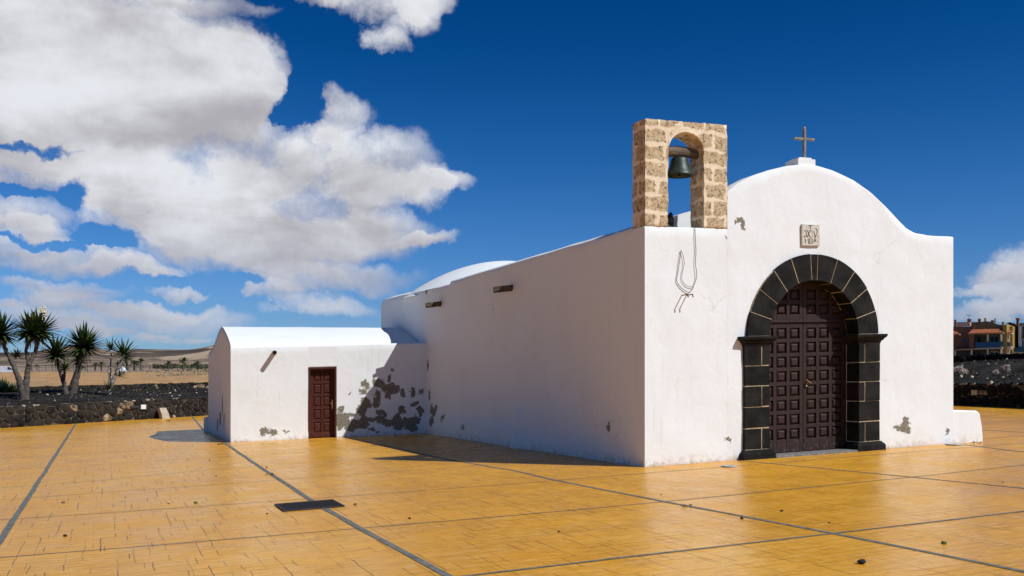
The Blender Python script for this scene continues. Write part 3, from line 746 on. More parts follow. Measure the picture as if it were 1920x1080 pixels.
# ---- cross on its block
a0, _, z0 = fac(1490, 312, .1); a1 = fac(1527, 312, .1)[0]
m = MB(); m.box(a0 + .02, a1 - .03, .03, .40, 5.22, 5.425, 0, sh); m.box(a0 + .06, a1 - .10, .05, .36, 5.425, 5.455, 0, sh)
cb = m.build('cross_base', 'roof_plaster', church, bevel=.012)
m = MB(); cxm = 3.50; CB = .2
m.box(cxm - .026, cxm + .026, CB - .026, CB + .026, 5.45, 6.02, 0, sh); m.box(cxm - .185, cxm - .026, CB - .022, CB + .022, 5.805, 5.855, 0, sh); m.box(cxm + .026, cxm + .185, CB - .022, CB + .022, 5.805, 5.855, 0, sh)
cr_ = m.build('cross', 'weathered_cross', church, bevel=.008)
for x, z in ((-.20, 5.83), (.20, 5.83), (0, 6.035)):
    m = MB(); m.lathe([(.001, -.026), (.022, -.016), (.027, 0), (.022, .016), (.001, .026)], sh((cxm + x, CB, z)), 10); m.build('cross_tip', 'cross_tip', cr_)
# ---- belfry
def tdisp(a, b, z): return .016 * nz(a, b, z, 5) + .014 * nz(a + 4, b, z, 14) + .008 * nz(a, b + 7, z, 30)
m = MB(); TC, TR, TS = .825, .362, 5.385
def tcol(lst, low, hi=5.925, z_lo=4.085):
    secs = []
    for a in lst:
        lo = low(a); sec = []
        for k in range(29): z = lo + (hi - lo) * k / 28; sec.append((a, 0, z))
        for k in range(1, 8): sec.append((a, .43 * k / 8, hi))
        for k in range(29): z = hi - (hi - lo) * k / 28; sec.append((a, .43, z))
        for k in range(1, 8): sec.append((a, .43 - .43 * k / 8, lo))
        secs.append([(a_ + tdisp(a_, b_, z_) + (.012 if a_ < .01 else 0), b_ + .006 + tdisp(b_, a_, z_) * .9, z_ + .6 * tdisp(z_, a_, b_) * (1 if z_ > 4.2 else 0)) for a_, b_, z_ in sec])
    m.sections(secs, True, 0, True, f=sh)
L_ = [.46 * k / 8 for k in range(9)]; tcol(L_, lambda a: 4.085)
tcol([TC - TR * math.cos(math.pi * k / 16) for k in range(17)], lambda a: TS + math.sqrt(max(0, TR ** 2 - (a - TC) ** 2)) * .99)
tcol([TC + TR + (1.67 - TC - TR) * k / 9 for k in range(10)], lambda a: 4.085)
tower = m.build('belfry', 'tower_stone', church)
m = MB(); m.tube([sh((.40, .24, 5.42)), sh((.6, .24, 5.45)), sh((.83, .24, 5.46)), sh((1.05, .24, 5.445)), sh((1.30, .24, 5.40))], [.07, .095, .1, .095, .07], 8)
m.build('bell_beam', 'old_timber', tower, bevel=.01)
bell = empty('bell', 'dark green bronze bell hanging in the stone belfry arch', 'bell', mat=MLOC)
m = MB()
m.lathe([(.245, 0), (.243, .02), (.225, .05), (.195, .10), (.172, .17), (.158, .24), (.148, .285), (.13, .31), (.09, .325), (.02, .33), (.001, .33)], sh((.835, .24, 5.035)), 32)
m.lathe([(.235, .004), (.19, .09), (.15, .2), (.13, .28), (.001, .30)], sh((.835, .24, 5.035)), 32)
m.build('bell_body', 'bronze', bell)
m = MB(); c0 = Vector(sh((.835, .24, 5.365)))
m.tube([c0 + Vector((-.035, 0, -.005)), c0 + Vector((-.03, 0, .03)), c0 + Vector((0, 0, .045)), c0 + Vector((.03, 0, .03)), c0 + Vector((.035, 0, -.005))], .009, 6)
m.build('hanger', 'bronze', bell)
m = MB(); m.tube([sh((.835, .24, 5.30)), sh((.835, .24, 5.04))], .008, 6); m.lathe([(.001, -.03), (.025, -.02), (.03, 0), (.02, .02), (.001, .03)], sh((.835, .24, 5.04)), 10); m.build('clapper', 'bronze', bell)
# ---- water spouts
def spout(fa, fb, L, mb):
    """half-round clay gutter; fa(s,t,z): s along, t across"""
    secs = []
    for s in (0, L * .5, L):
        o_ = [(-.066, .075)] + [(math.cos(t) * .066, math.sin(t) * .066) for t in [math.pi + math.pi * k / 8 for k in range(9)]] + [(.066, .075)]
        i_ = [(.05, .075)] + [(math.cos(t) * .05, math.sin(t) * .05) for t in [2 * math.pi - math.pi * k / 8 for k in range(9)]] + [(-.05, .075)]
        secs.append([fa(s, p[0], p[1] - s * .10) for p in o_ + i_])
    mb.sections(secs, True, 0, False, f=sh)
for (b, h) in ((5.95, 3.58), (11.0, 3.60)):
    mb = MB(); spout(lambda s, t, z: (-s - .005 + .12, b + t, h + z), None, .54, mb); o = mb.build('water_spout', 'spout_dark', church)

# ---- wires and hooks on the front, loudspeaker behind the belfry
def wire(name, pts, r, label, depth=-.02):
    pp = [Vector(fac(*q, depth)) for q in pts]; fine_ = []
    for i in range(len(pp) - 1):
        p0, p1, p2, p3 = pp[max(i - 1, 0)], pp[i], pp[i + 1], pp[min(i + 2, len(pp) - 1)]
        for k in range(5):
            t = k / 5; fine_.append(.5 * ((2 * p1) + (p2 - p0) * t + (2 * p0 - 5 * p1 + 4 * p2 - p3) * t * t + (3 * p1 - p0 - 3 * p2 + p3) * t ** 3))
    fine_.append(pp[-1]); mb = MB(); mb.tube([sh(p) for p in fine_], r, 5); return tag(mb.build(name, 'cable_black', mat=MLOC), label, 'cable')
wire('cable', [(1303,425),(1304,455),(1305,470),(1304,495),(1306,508),(1306,520),(1300,538),(1294,547),(1288,547),(1278,540),(1270,530),(1269,522),(1272,505),(1274,490),(1277,469)], .0055,
     'long black cable hanging from the belfry in a wide loop on the white front', -.02)
wire('cable', [(1277,470),(1281,480),(1283,495),(1279,513),(1279,525),(1284,533),(1290,537),(1298,538)], .0045, 'short thin black cable curling inside the loop of the longer cable', -.02)
for i, (x, y, lb) in enumerate(((1278, 554, 'rusty iron peg in the white front, nearer the chapel corner'), (1287, 554, 'rusty iron peg in the white front, nearer the black portal'))):
    a, _, h = fac(x, y); e = empty('iron_peg', lb, 'hook', 'iron pegs under the cable loop', MLOC)
    mb = MB(); mb.tube([sh((a, .02, h)), sh((a, -.20, h + .005))], .009, 6); mb.build('shank', 'rust', e)
    mb = MB(); mb.tube([sh((a, -.20, h)), sh((a + .005, -.20, h - .05))], .010, 6); mb.build('tip', 'rust', e)
mb = MB(); a, b, h = fac(1246, 413, 1.0)
e = empty('loudspeaker', 'black horn loudspeaker on the roof behind the belfry', 'loudspeaker', mat=MLOC)
ax_ = Vector((.93, -.3, .12)).normalized(); c0 = Vector((a - .12, 1.0, h - .02)); pts = [c0 + ax_ * s for s in (0, .06, .12, .18, .24)]
mb.tube([sh(p) for p in pts], [.035, .04, .055, .085, .135], 20, cap=False); mb.tube([sh(p) for p in [c0 + ax_ * s for s in (.236, .17, .07)]], [.13, .08, .02], 20, cap=False); mb.build('horn', 'horn_black', e)
mb = MB(); mb.tube([sh((a - .1, 1.0, h)), sh((a - .1, 1.02, 3.9))], .02, 8); mb.tube([sh(c0 - ax_ * .12), sh(c0 + ax_ * .02)], .055, 14); mb.build('bracket', 'horn_black', e)

# ================================================================== ANNEX
annex = empty('annex', 'low white side building with small red brown door and flaking plaster', 'outbuilding', mat=MLOC)
P0 = Vector((-5.34, 12.93)); P1 = Vector((0, 12.30)); DA = (P1 - P0).normalized(); NA_ = Vector((-DA.y, DA.x)); LA = (P1 - P0).length
def A2L(s, d, z): q = P0 + DA * s + NA_ * d; return (q.x, q.y, z)
def shA(v): return sh(A2L(*v))
def ahit(x, y, d=0):                                                   # pixel -> (s, z) on the annex front
    nw = u * NA_.x + wv * NA_.y; base = K + u * P0.x + wv * P0.y; r = ray(x, y); t = (d + nw.dot(base - Vector((0, 0, 0)))) / nw.dot(r)
    # plane is vertical: drop z terms
    p = EYEV + r * t; a, b, h = loc(p); q = Vector((a, b)) - P0; return q.dot(DA), h
def az_(x, y, rx, ry):
    s, h = ahit(x, y); a = (P0 + DA * s).x; d = 27.3 / F
    return (a, h + SL * a, rx * d * 1.06, ry * d)
def crp(x, y, rx, ry): return az_(620 + x * .15737, 660 + y * .15737, rx * .15737, ry * .15737)
AP = [crp(*q) for q in [(575,365,70,70),(655,430,40,45),(730,440,105,65),(705,320,32,50),(690,525,48,50),(860,490,32,58),(980,480,34,66),(440,410,38,38),(402,370,34,45),(390,475,48,40),(560,505,40,34),(560,580,50,50),(420,620,66,60),
 (375,690,68,74),(600,720,55,48),(545,640,50,28),(340,860,120,62),(250,880,90,70),(150,800,80,80),(105,860,45,80),(210,750,80,36),(125,680,42,42),(425,790,80,40),(560,800,90,34),(680,840,74,48),(640,745,40,44),(790,790,62,74),(850,690,44,56),(810,880,66,52),
 (930,840,90,62),(1010,800,62,56),(1075,700,38,66),(960,905,90,36),(985,625,54,30),(235,500,14,20),(490,920,45,22),(560,935,26,16),(725,210,16,24),(1080,470,28,26),(320,660,26,40),(1040,600,20,30)]]
AP += [az_(x, y, rx, ry) for x, y, rx, ry in ((496, 809, 7, 8), (512, 811, 8, 5), (536,808,6,2))]
plaster('annex_plaster', 'xz', AP, thr=-.06)
AS = [(side(x, y, -5.34)[1], side(x, y, -5.34)[2] - SL * 5.34, rx * .04, ry * .0145) for x, y, rx, ry in ((413,785,7,22),(417,760,4,30),(408,795,7,16),(420,790,4,18),(392,781,3,8))]
plaster('annex_side_plaster', 'yz', AS, thr=.40)
m = MB(); DS0, _ = ahit(578, 750); DS1, _ = ahit(631.2, 750); DH = 1.965
def acols(ss, lo, hi=2.585):
    secs = []
    for s in ss:
        sec = [(s, (.010 * nz(s, z, 0, 1.2) + .004 * nz(s, z, 5, 4)) * min(1, s / .2) - (.03 * max(0, (.2 - z) / .2)) * min(1, s / .4), z) for z in [lo + (hi - .04 - lo) * k / 16 for k in range(17)]]
        sec += [(s, .012, hi - .012), (s, .05, hi), (s, .3, hi), (s, .3, lo)]; secs.append(sec)
    m.sections(secs, True, 0, True, f=shA)
acols([DS0 * k / 14 for k in range(15)], -.1); acols([DS0 + (DS1 - DS0) * k / 5 for k in range(6)], DH); acols([DS1 + (LA - DS1) * k / 18 for k in range(19)], -.1)
m.build('front_wall', 'annex_plaster', annex)
# gable side wall
GP = [(12.93,2.585),(13.12,2.70),(13.62,2.89),(14.15,3.04),(14.69,3.18),(15.1,3.245),(15.4,3.25),(15.84,3.19),(16.44,3.04),(17.4,2.79),(18.24,2.67),(19.2,2.58)]
m = MB(); secs = []
for b in [13.26 + (19.2 - 13.26) * k / 44 for k in range(45)]:
    hi = interp(GP, b); sec = [(-5.34 - .02 * max(0, (.6 - z)) + .012 * nz(b, z, 3, 1.1), b, z) for z in [-.1 + (hi + .08) * k / 16 for k in range(17)]]
    secs.append(sec + [(-5.31, b, hi - .004), (-5.05, b, hi - .02), (-5.05, b, -.1)])
m.sections(secs, True, 0, True, f=sh)
m.add([sh(q) for q in [(-5.34, 12.93, -.1), (-5.34, 12.93, 2.56), (-5.33, 13.12, 2.69), (-5.33, 13.26, 2.75), (-5.335, 13.26, 2.3), (-5.34, 13.26, -.1)]], [(0, 1, 2, 3, 4, 5)])
m.box(-5.0, 0, 19.0, 19.2, -.1, 2.5, 0, sh)
m.prism([(0, 0), (0, 0), (0, 0)], 0, 0) if False else None
m.build('side_wall', 'annex_side_plaster', annex)
# rounded roof, straight across while the front wall runs askew
m = MB(); secs = []
for a in [-5.335, -5.25] + [-5.2 + 5.2 * k / 20 for k in range(21)]:
    t = (a + 5.34) / 5.34; drop = .10 * t; sc_ = []
    bf = 12.93 + .09 * 0 + t * .15
    for b, z in [(bf + .005, 2.575)] + [(bf + (b - 12.93) * (15.25 - bf) / 2.32 if b < 15.25 else b, z - drop * min(1, (z - 2.58) / .5)) for b, z in GP[1:]]:
        sc_.append((a, b, z + .010 * nz(a, b, 0, 1.5) + .002))
    secs.append(sc_ + [(a, 19.19, 2.4), (a, bf + .02, 2.4)])
m.sections(secs, True, 0, True, f=sh)
# flat ledge between the askew front wall and the roof
n = 12
for k in range(n):
    s0, s1 = LA * k / n, LA * (k + 1) / n; a0_, a1_ = P0 + DA * s0 + NA_ * .04, P0 + DA * s1 + NA_ * .04
    m.add([sh(q) for q in [(a0_.x, a0_.y, 2.580), (a1_.x, a1_.y, 2.580), (a1_.x, 13.3, 2.580), (a0_.x, 13.3, 2.580)]], [(0, 1, 2, 3)])
m.build('roof', 'roof_plaster', annex)
m = MB(); m.prism([(19.2, -.1), (20.25, -.1), (20.22, .36), (20.12, .46), (19.2, .50)], -5.40, -4.9, 0, lambda q: sh((q[1], q[0], q[2])))
m.build('buttress', 'annex_side_plaster', annex, bevel=.035, segs=3)
# small red-brown door
m = MB(); e_ = .002
m.box(DS0 + e_, DS0 + .055, -.015, .16, 0, DH - e_, 0, shA); m.box(DS1 - .055, DS1 - e_, -.015, .16, 0, DH - e_, 0, shA); m.box(DS0 + .055, DS1 - .055, -.013, .16, DH - .05, DH - e_, 0, shA)
fr = m.build('door_frame', 'red_door_wood', annex, bevel=.004)
m = MB(); x0, x1 = DS0 + .06, DS1 - .06; wd = x1 - x0; d0 = .125
def bx2(a, b, c, d, e, f): m.box(a, b, c, d, e, f, 0, shA)
bx2(x0, x1, d0 + .03, d0 + .05, .02, 1.905)
st = .085; mid = .05; pw = (wd - 2 * st - mid) / 2; zr_ = [.16 + .355 * k for k in range(5)]
for a, b in ((x0, x0 + st), (x0 + st + pw, x0 + st + pw + mid), (x1 - st, x1)): bx2(a, b, d0, d0 + .03, .02, 1.905)
for cx_ in (x0 + st, x0 + st + pw + mid):
    zz = .02
    for k in range(5):
        z_ = zr_[k]; bx2(cx_, cx_ + pw, d0 + .001, d0 + .03, zz, z_)
        q = [(cx_ + .02, z_ + .02), (cx_ + pw - .02, z_ + .02), (cx_ + pw - .02, z_ + .285 - .02), (cx_ + .02, z_ + .285 - .02)]
        m.prism(q, d0 + .008, d0 + .031, 0, shA, taper=.28); zz = z_ + .285
    bx2(cx_, cx_ + pw, d0 + .001, d0 + .03, zz, 1.905)
dr = m.build('door', 'red_door_wood', annex, bevel=.003, segs=1)
m = MB(); m.box(x1 - .065, x1 - .03, d0 - .008, d0 + .002, .80, 1.05, 0, shA)
m.tube([shA((x1 - .048, d0 - .005, .96)), shA((x1 - .048, d0 - .05, .96)), shA((x1 - .10, d0 - .055, .955))], .009, 8); m.build('handle', 'brass', dr)
s_, h_ = ahit(514, 663); mb = MB(); spout(lambda s, t, z: (s_ + t, .08 - s, h_ + .06 + z), None, .42, mb)
mb.v = []; mb.f = []; mb.m = []; mb.sm = []
secs = []
for s in (0, .42): secs.append([A2L(s_ + math.cos(t) * .062, .08 - s, h_ + .02 + math.sin(t) * .062) for t in [2 * math.pi * k / 14 for k in range(14)]])
mb.sections(secs, True, 0, True, f=sh, cap=False)
secs = []
for s in (.415, .1): secs.append([A2L(s_ + math.cos(t) * .048, .08 - s, h_ + .02 + math.sin(t) * .048) for t in [2 * math.pi * k / 14 for k in range(14)]])
mb.sections(secs, True, 0, True, f=sh, cap=False)
mb.sections([[A2L(s_ + math.cos(t) * r_, .08 - .418, h_ + .02 + math.sin(t) * r_) for t in [2 * math.pi * k / 14 for k in range(14)]] for r_ in (.048, .062)], True, 0, False, f=sh, cap=False)
mb.build('water_spout', 'spout_clay', annex)

# ================================================================== SMALL THINGS ON THE PLAZA
m = MB(); GQ = [(-6.36, -1.12), (-6.36, -1.89), (-5.58, -1.85), (-5.58, -1.15)]
e = empty('drain_grate', 'dark iron drain grate let into the ochre paving across a joint', 'grate', mat=MLOC)
mb = MB(); mb.box(-6.37, -5.58, -1.88, -1.13, .0065, .010, 0, sh); mb.build('grate_plate', 'iron_grate', e)
mb = MB()
for k in range(26): x = -6.345 + k * .03; mb.box(x, x + .013, -1.85, -1.16, .0102, .019, 0, sh)
mb.box(-6.37, -6.35, -1.88, -1.13, .0103, .021, 0, sh); mb.box(-5.60, -5.58, -1.88, -1.13, .0103, .021, 0, sh); mb.box(-6.35, -5.60, -1.88, -1.86, .0103, .021, 0, sh); mb.box(-6.35, -5.60, -1.15, -1.13, .0103, .021, 0, sh)
mb.build('bars', 'iron_grate', e)
for x, y, r, lb in ((1367, 875, .13, 'round pale grey cover in the paving before the portal left of its step'), (1790, 834, .17, 'round pale grey cover in the paving before the right end of the chapel')):
    a, b = gl(x, y); mb = MB(); mb.lathe([(r, 0), (r * .98, .012), (r * .85, .014), (r * .83, .010), (.001, .010)], sh((a, b, .006)), 28, f=None)
    tag(mb.build('inspection_cover', 'disc_grey', mat=MLOC), lb, 'ground cover', 'round covers in the paving')
def pebble(x, y, s, mat, label, flat=.6, name='pebble', cat='stone'):
    if name == 'pebble': s *= .74
    a, b = gl(x, y); bm = bmesh.new(); bmesh.ops.create_icosphere(bm, subdivisions=2, radius=s); sd = random.uniform(0, 50)
    for v_ in bm.verts:
        k = 1 + .38 * noise.noise(v_.co * (1.6 / s) + Vector((sd, 0, 0))); v_.co = Vector((v_.co.x * k * random.uniform(.95, 1.1), v_.co.y * k, v_.co.z * k * flat + s * flat * .75))
    me = bpy.data.meshes.new(name); bm.to_mesh(me); bm.free(); me.materials.append(MATS[mat]); o = bpy.data.objects.new(name, me); COL.objects.link(o)
    o.location = world(a, b, .002); o.rotation_euler = (0, 0, random.uniform(0, 6)); return tag(o, label, cat, 'litter scattered on the paving')
PB = [(122,1006,.030,'dark_pebble','small dark stone on the paving in the near left corner'),(367,944,.036,'green_leaf','green brown seed pod lying on a joint left of the drain grate'),
 (316,945,.016,'dark_pebble','tiny dark stone just left of the green seed pod'),(666,947,.030,'dry_leaf','brown stone just right of the drain grate'),(768,973,.024,'dark_pebble','small black stone further right of the drain grate'),
 (501,964,.018,'dark_pebble','tiny stone just below the left end of the drain grate'),(405,893,.02,'dark_pebble','tiny stone on the paving halfway to the small building corner'),(393,864,.022,'dark_pebble','tiny stone closest to the small building corner shadow'),
 (500,877,.026,'dark_pebble','small stone right of the joint before the small building'),(1391,973,.026,'dark_pebble','small black stone right of the joint crossing the middle'),(1466,959,.024,'dark_pebble','small black stone on the paving straight before the big door'),
 (1048,998,.018,'dark_pebble','tiny stone in the paving before the chapel corner'),(1555,981,.015,'dark_pebble','tiny stone close to the crossing of the two wide joints'),(1770,1020,.034,'green_leaf','green black seed pod on the paving near the right edge'),
 (1616,1057,.050,'dark_pebble','largest black stone on the paving, near the lower right'),(1240,868+60,.014,'dark_pebble','tiny stone beside the joint before the white corner'),(235,943-10,.014,'dark_pebble','tiny stone farthest left on the paving above the near joint'),(1880,905,.015,'dark_pebble','tiny stone near the right edge of the paving')]
for x, y, s, mt, lb in PB: pebble(x, y, s, mt, lb)
def litter(x, y, s, label, n=7):
    a, b = gl(x, y); mb = MB(); c = world(a, b, .006)
    for k in range(n):
        t = random.uniform(0, 6.28); p = Vector((random.uniform(-s, s), random.uniform(-s, s) * .8, random.uniform(0, s * .35))); d = Vector((math.cos(t), math.sin(t), random.uniform(-.1, .5))) * s * .55; q = Vector((-d.y, d.x, random.uniform(-.3, .3) * s)) * .45
        mb.add([p - d, p + q, p + d + Vector((0, 0, s * .15)), p - q], [(0, 1, 2, 3)])
    o = mb.build('dry_leaf', 'dry_leaf'); o.location = c; return tag(o, label, 'leaves', 'litter scattered on the paving')
litter(1288, 950, .055, 'curled dry brown leaves lying on the wide joint before the chapel'); litter(1831, 832, .09, 'curled dry leaves on the paving beside the right buttress'); litter(117, 943, .05, 'dry leaf scraps on the paving at the far left')
litter(416, 834, .09, 'dry brown leaves at the foot of the small building corner'); litter(313, 790, .12, 'dark leaf scraps near the low wall left of the small building', 5); litter(505, 891, .07, 'thin twigs and leaf scraps beside the long joint')

# ================================================================== GARDEN WALLS OF LAVA STONE
def clip(poly, px, py, nx, ny):
    out = []
    for i in range(len(poly)):
        a, b = poly[i], poly[(i + 1) % len(poly)]; da = (a[0] - px) * nx + (a[1] - py) * ny; db = (b[0] - px) * nx + (b[1] - py) * ny
        if da <= 0: out.append(a)
        if (da < 0) != (db < 0) and abs(da - db) > 1e-9: t = da / (da - db); out.append((a[0] + (b[0] - a[0]) * t, a[1] + (b[1] - a[1]) * t))
    return out
def stone_wall(name, A, B, zA, zB, hA, hB, th, size, label, s0, s1, dark=False, tan=(), cope=True, plates=()):
    """rubble wall on the vertical plane through A,B (world); s measured along A->B in metres"""
    A2_ = Vector((A.x, A.y)); D_ = (Vector((B.x, B.y)) - A2_); L = D_.length; D_ /= L; N_ = Vector((D_.y, -D_.x))
    if N_.dot(-A2_) < 0: N_ = -N_
    def P3(s, z, o): q = A2_ + D_ * s + N_ * o; return (q.x, q.y, z)
    def zb(s): return zA + (zB - zA) * s / L
    def hh(s): return hA + (hB - hA) * s / L
    root = empty(name, label, 'wall', loc_=P3((s0 + s1) / 2, zb((s0 + s1) / 2), 0)); inv = Matrix.Translation(-Vector(root.location))
    g = lambda q: tuple(Vector(q) - Vector(root.location))
    mb = MB(); n = 24                                                  # core with mortar, coping
    for k in range(n):
        sa, sb = s0 + (s1 - s0) * k / n, s0 + (s1 - s0) * (k + 1) / n
        q = [P3(sa, zb(sa) - .3, 0), P3(sb, zb(sb) - .3, 0), P3(sb, zb(sb) + hh(sb), 0), P3(sa, zb(sa) + hh(sa), 0), P3(sa, zb(sa) - .3, -th), P3(sb, zb(sb) - .3, -th), P3(sb, zb(sb) + hh(sb), -th), P3(sa, zb(sa) + hh(sa), -th)]
        mb.add([g(v_) for v_ in q], [(0, 1, 2, 3), (5, 4, 7, 6)], 0); mb.add([g(v_) for v_ in q], [(3, 2, 6, 7)], 1)
    mb.build('wall_core', ['lava_mortar', 'coping_mortar' if cope else 'lava_mortar'], root)
    st_ = MB(); cell = size; pts = {}
    ni = int((s1 - s0) / cell) + 2; H = max(hA, hB); nj = int(H / (cell * .8)) + 2
    for i in range(-1, ni + 1):
        for j in range(-1, nj + 1): pts[i, j] = (s0 + (i + .5 + random.uniform(-.36, .36) + (.5 if j % 2 else 0)) * cell, (j + .5 + random.uniform(-.33, .33)) * cell * .8)
    for (i, j), (cx, cy) in pts.items():
        if cx < s0 or cx > s1: continue
        h = hh(cx)
        if cy < -.02 or cy > h + .02: continue
        poly = [(cx - cell, -.04), (cx + cell, -.04), (cx + cell, h), (cx - cell, h)]
        for di in (-2, -1, 0, 1, 2):
            for dj in (-2, -1, 0, 1, 2):
                q = pts.get((i + di, j + dj))
                if q and (di or dj):
                    nx, ny = q[0] - cx, q[1] - cy; ln = math.hypot(nx, ny); poly = clip(poly, cx + nx / 2 - nx / ln * .012, cy + ny / 2 - ny / ln * .012, nx, ny)
        if len(poly) < 3: continue
        mx = sum(p[0] for p in poly) / len(poly); my = sum(p[1] for p in poly) / len(poly)
        dense = []
        for a, b in zip(poly, poly[1:] + poly[:1]):
            for k in range(3): dense.append((a[0] + (b[0] - a[0]) * k / 3, a[1] + (b[1] - a[1]) * k / 3))
        for _ in range(1): dense = [((dense[k - 1][0] + 2 * dense[k][0] + dense[(k + 1) % len(dense)][0]) / 4, (dense[k - 1][1] + 2 * dense[k][1] + dense[(k + 1) % len(dense)][1]) / 4) for k in range(len(dense))]
        pr = random.uniform(.025, .07); rings = []; tw = random.uniform(-.3, .3); tv = random.uniform(-.3, .3)
        for sc, o_ in ((1.0, -.02), (.98, .45), (.88, .85), (.5, 1.0)):
            rings.append([P3(mx + (a - mx) * sc, zb(mx) + my + (b - my) * sc, o_ * pr * (1 + (a - mx) / cell * tw + (b - my) / cell * tv) + .012 * noise.noise(Vector((a * 7, b * 7, mx)))) for a, b in dense])
        mi = 1 if any(abs(mx - tx) < tr and abs(my - ty) < tr * .8 for tx, ty, tr in tan) and random.random() < .55 else 0
        vs_ = [g(q) for rg in rings for q in rg]; nn_ = len(dense); fs_ = []
        for r_ in range(3):
            for k in range(nn_): fs_.append((r_*nn_+k, r_*nn_+(k+1) % nn_, (r_+1)*nn_+(k+1) % nn_, (r_+1)*nn_+k))
        fs_.append(tuple(range(3 * nn_, 4 * nn_))); st_.add(vs_, fs_, mi, True)
    # rough stones along the top
    s = s0
    while s < s1:
        w_ = random.uniform(.1, .34); hgt = random.uniform(.0, .05)
        q = [P3(s, zb(s) + hh(s) - .04, .03), P3(s + w_ * .95, zb(s) + hh(s) - .04, .03), P3(s + w_ * .8, zb(s) + hh(s) + hgt, .0), P3(s + w_ * .15, zb(s) + hh(s) + hgt * .8, .0), P3(s, zb(s) + hh(s) - .04, -.16), P3(s + w_ * .95, zb(s) + hh(s) - .04, -.16), P3(s + w_ * .8, zb(s) + hh(s) + hgt, -.13), P3(s + w_ * .15, zb(s) + hh(s) + hgt, -.13)]
        st_.add([g(v_) for v_ in q], [(0, 1, 2, 3), (3, 2, 6, 7), (1, 5, 6, 2), (0, 3, 7, 4), (5, 4, 7, 6)], 2 if random.random() < .22 and cope else 0); s += w_
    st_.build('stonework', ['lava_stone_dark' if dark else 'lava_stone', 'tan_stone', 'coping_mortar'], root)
    for nm, sc_, zc, w_, h_, o_, mt in plates:
        pb = MB(); q = [P3(sc_ + sx * w_ / 2, zb(sc_) + zc + sz_ * h_ / 2, o) for o in (o_, -.02) for sx, sz_ in ((-1, -1), (1, -1), (1, 1), (-1, 1))]
        pb.add([g(v_) for v_ in q], [(0, 1, 2, 3), (0, 4, 5, 1), (1, 5, 6, 2), (2, 6, 7, 3), (3, 7, 4, 0), (7, 6, 5, 4)]); pb.build(nm, mt, root)
    return root, P3, zb, hh
def wl_hit(x, y, A, B):
    """pixel -> distance along A->B and height"""
    A2_ = Vector((A.x, A.y)); D_ = Vector((B.x, B.y)) - A2_; L = D_.length; D_ /= L; r = (x - CX) / F
    s = (r * A.y - A.x) / (D_.x - r * D_.y); y_ = A.y + D_.y * s; return s, EYE + (HZ - y) / F * y_
ALs = [wl_hit(x, y, WLA, WLB) for x, y in ((251, 762), (267, 762), (299, 773), (140, 765), (222, 765), (197, 785), (5, 775), (380, 752))]
LL = math.hypot(WLB.x - WLA.x, WLB.y - WLA.y)
def zoff(s, z, zA, zB, L): return z - (zA + (zB - zA) * s / L)
pl1 = [('light_fixture', ALs[0][0], zoff(*ALs[0], WLA.z, WLB.z, LL), .42, .13, .10, 'fixture_dark'), ('switch_plate', ALs[1][0], zoff(*ALs[1], WLA.z, WLB.z, LL), .24, .20, .11, 'white_plastic')]
tn = [(ALs[i][0], zoff(*ALs[i], WLA.z, WLB.z, LL), r_) for i, r_ in ((3, .26), (4, .28), (0, .3), (5, .2))]
stone_wall('stone_wall', WLA, WLB, WLA.z - .02, WLB.z - .02, .90, .92, .38, .36, 'long low dark lava stone wall edging the ochre plaza left of the small building', -9, 26, tan=tn, plates=pl1)
LR = math.hypot(WRB.x - WRA.x, WRB.y - WRA.y)
r1 = [wl_hit(x, y, WRA, WRB) for x, y in ((1831, 735), (1847, 735))]
pl2 = [('switch_plate', r1[0][0], zoff(*r1[0], WRA.z, WRB.z, LR), .30, .17, .10, 'pale_stone'), ('light_fixture', r1[1][0], zoff(*r1[1], WRA.z, WRB.z, LR), .45, .15, .075, 'tan_stone')]
stone_wall('stone_wall', WRA, WRB, WRA.z - .02, WRB.z - .02, .77, .79, .38, .44, 'low black lava stone wall in shade at the right edge of the plaza', -13, 12, dark=True, tan=[], plates=pl2)
# walls at the back of the gravel beds
dL = Vector((WLB.x - WLA.x, WLB.y - WLA.y)).normalized(); nL = Vector((-dL.y, dL.x)); 
BLA = Vector((WLA.x, WLA.y)) + nL * 10; BLA = Vector((BLA.x, BLA.y, 0)); BLB = Vector((BLA.x + dL.x * 20, BLA.y + dL.y * 20, 0))
def zline(A, B, p1, p2):
    (s1_, z1_), (s2_, z2_) = wl_hit(*p1, A, B), wl_hit(*p2, A, B); k = (z2_ - z1_) / (s2_ - s1_); return lambda s: z1_ + (s - s1_) * k
bz = zline(BLA, BLB, (53, 732), (390, 727)); tz = zline(BLA, BLB, (53, 725.5), (390, 717.5))
stone_wall('stone_wall', BLA, BLB, bz(0) - .05, bz(20) - .05, tz(0) - bz(0) + .05, tz(20) - bz(20) + .05, .4, .30, 'low dark lava stone wall at the back of the gravel bed behind the yuccas', -14, 34, cope=False, tan=[(15, .2, .3), (12.3, .15, .2)])
dR = Vector((WRB.x - WRA.x, WRB.y - WRA.y)).normalized(); nR = Vector((-dR.y, dR.x)); nR = nR if nR.x > 0 else -nR
BRA = Vector((WRA.x + nR.x * 10, WRA.y + nR.y * 10, 0)); BRB = Vector((BRA.x + dR.x * 10, BRA.y + dR.y * 10, 0))
bz2 = zline(BRA, BRB, (1790, 678), (1919, 672)); tz2 = zline(BRA, BRB, (1790, 668), (1919, 663))
stone_wall('stone_wall', BRA, BRB, bz2(0) - .05, bz2(10) - .05, tz2(0) - bz2(0) + .05, tz2(10) - bz2(10) + .05, .45, .38, 'rough black lava stone wall on the bank below the houses', -30, 12, dark=True, cope=False, tan=[(-8.2, .2, .4)])
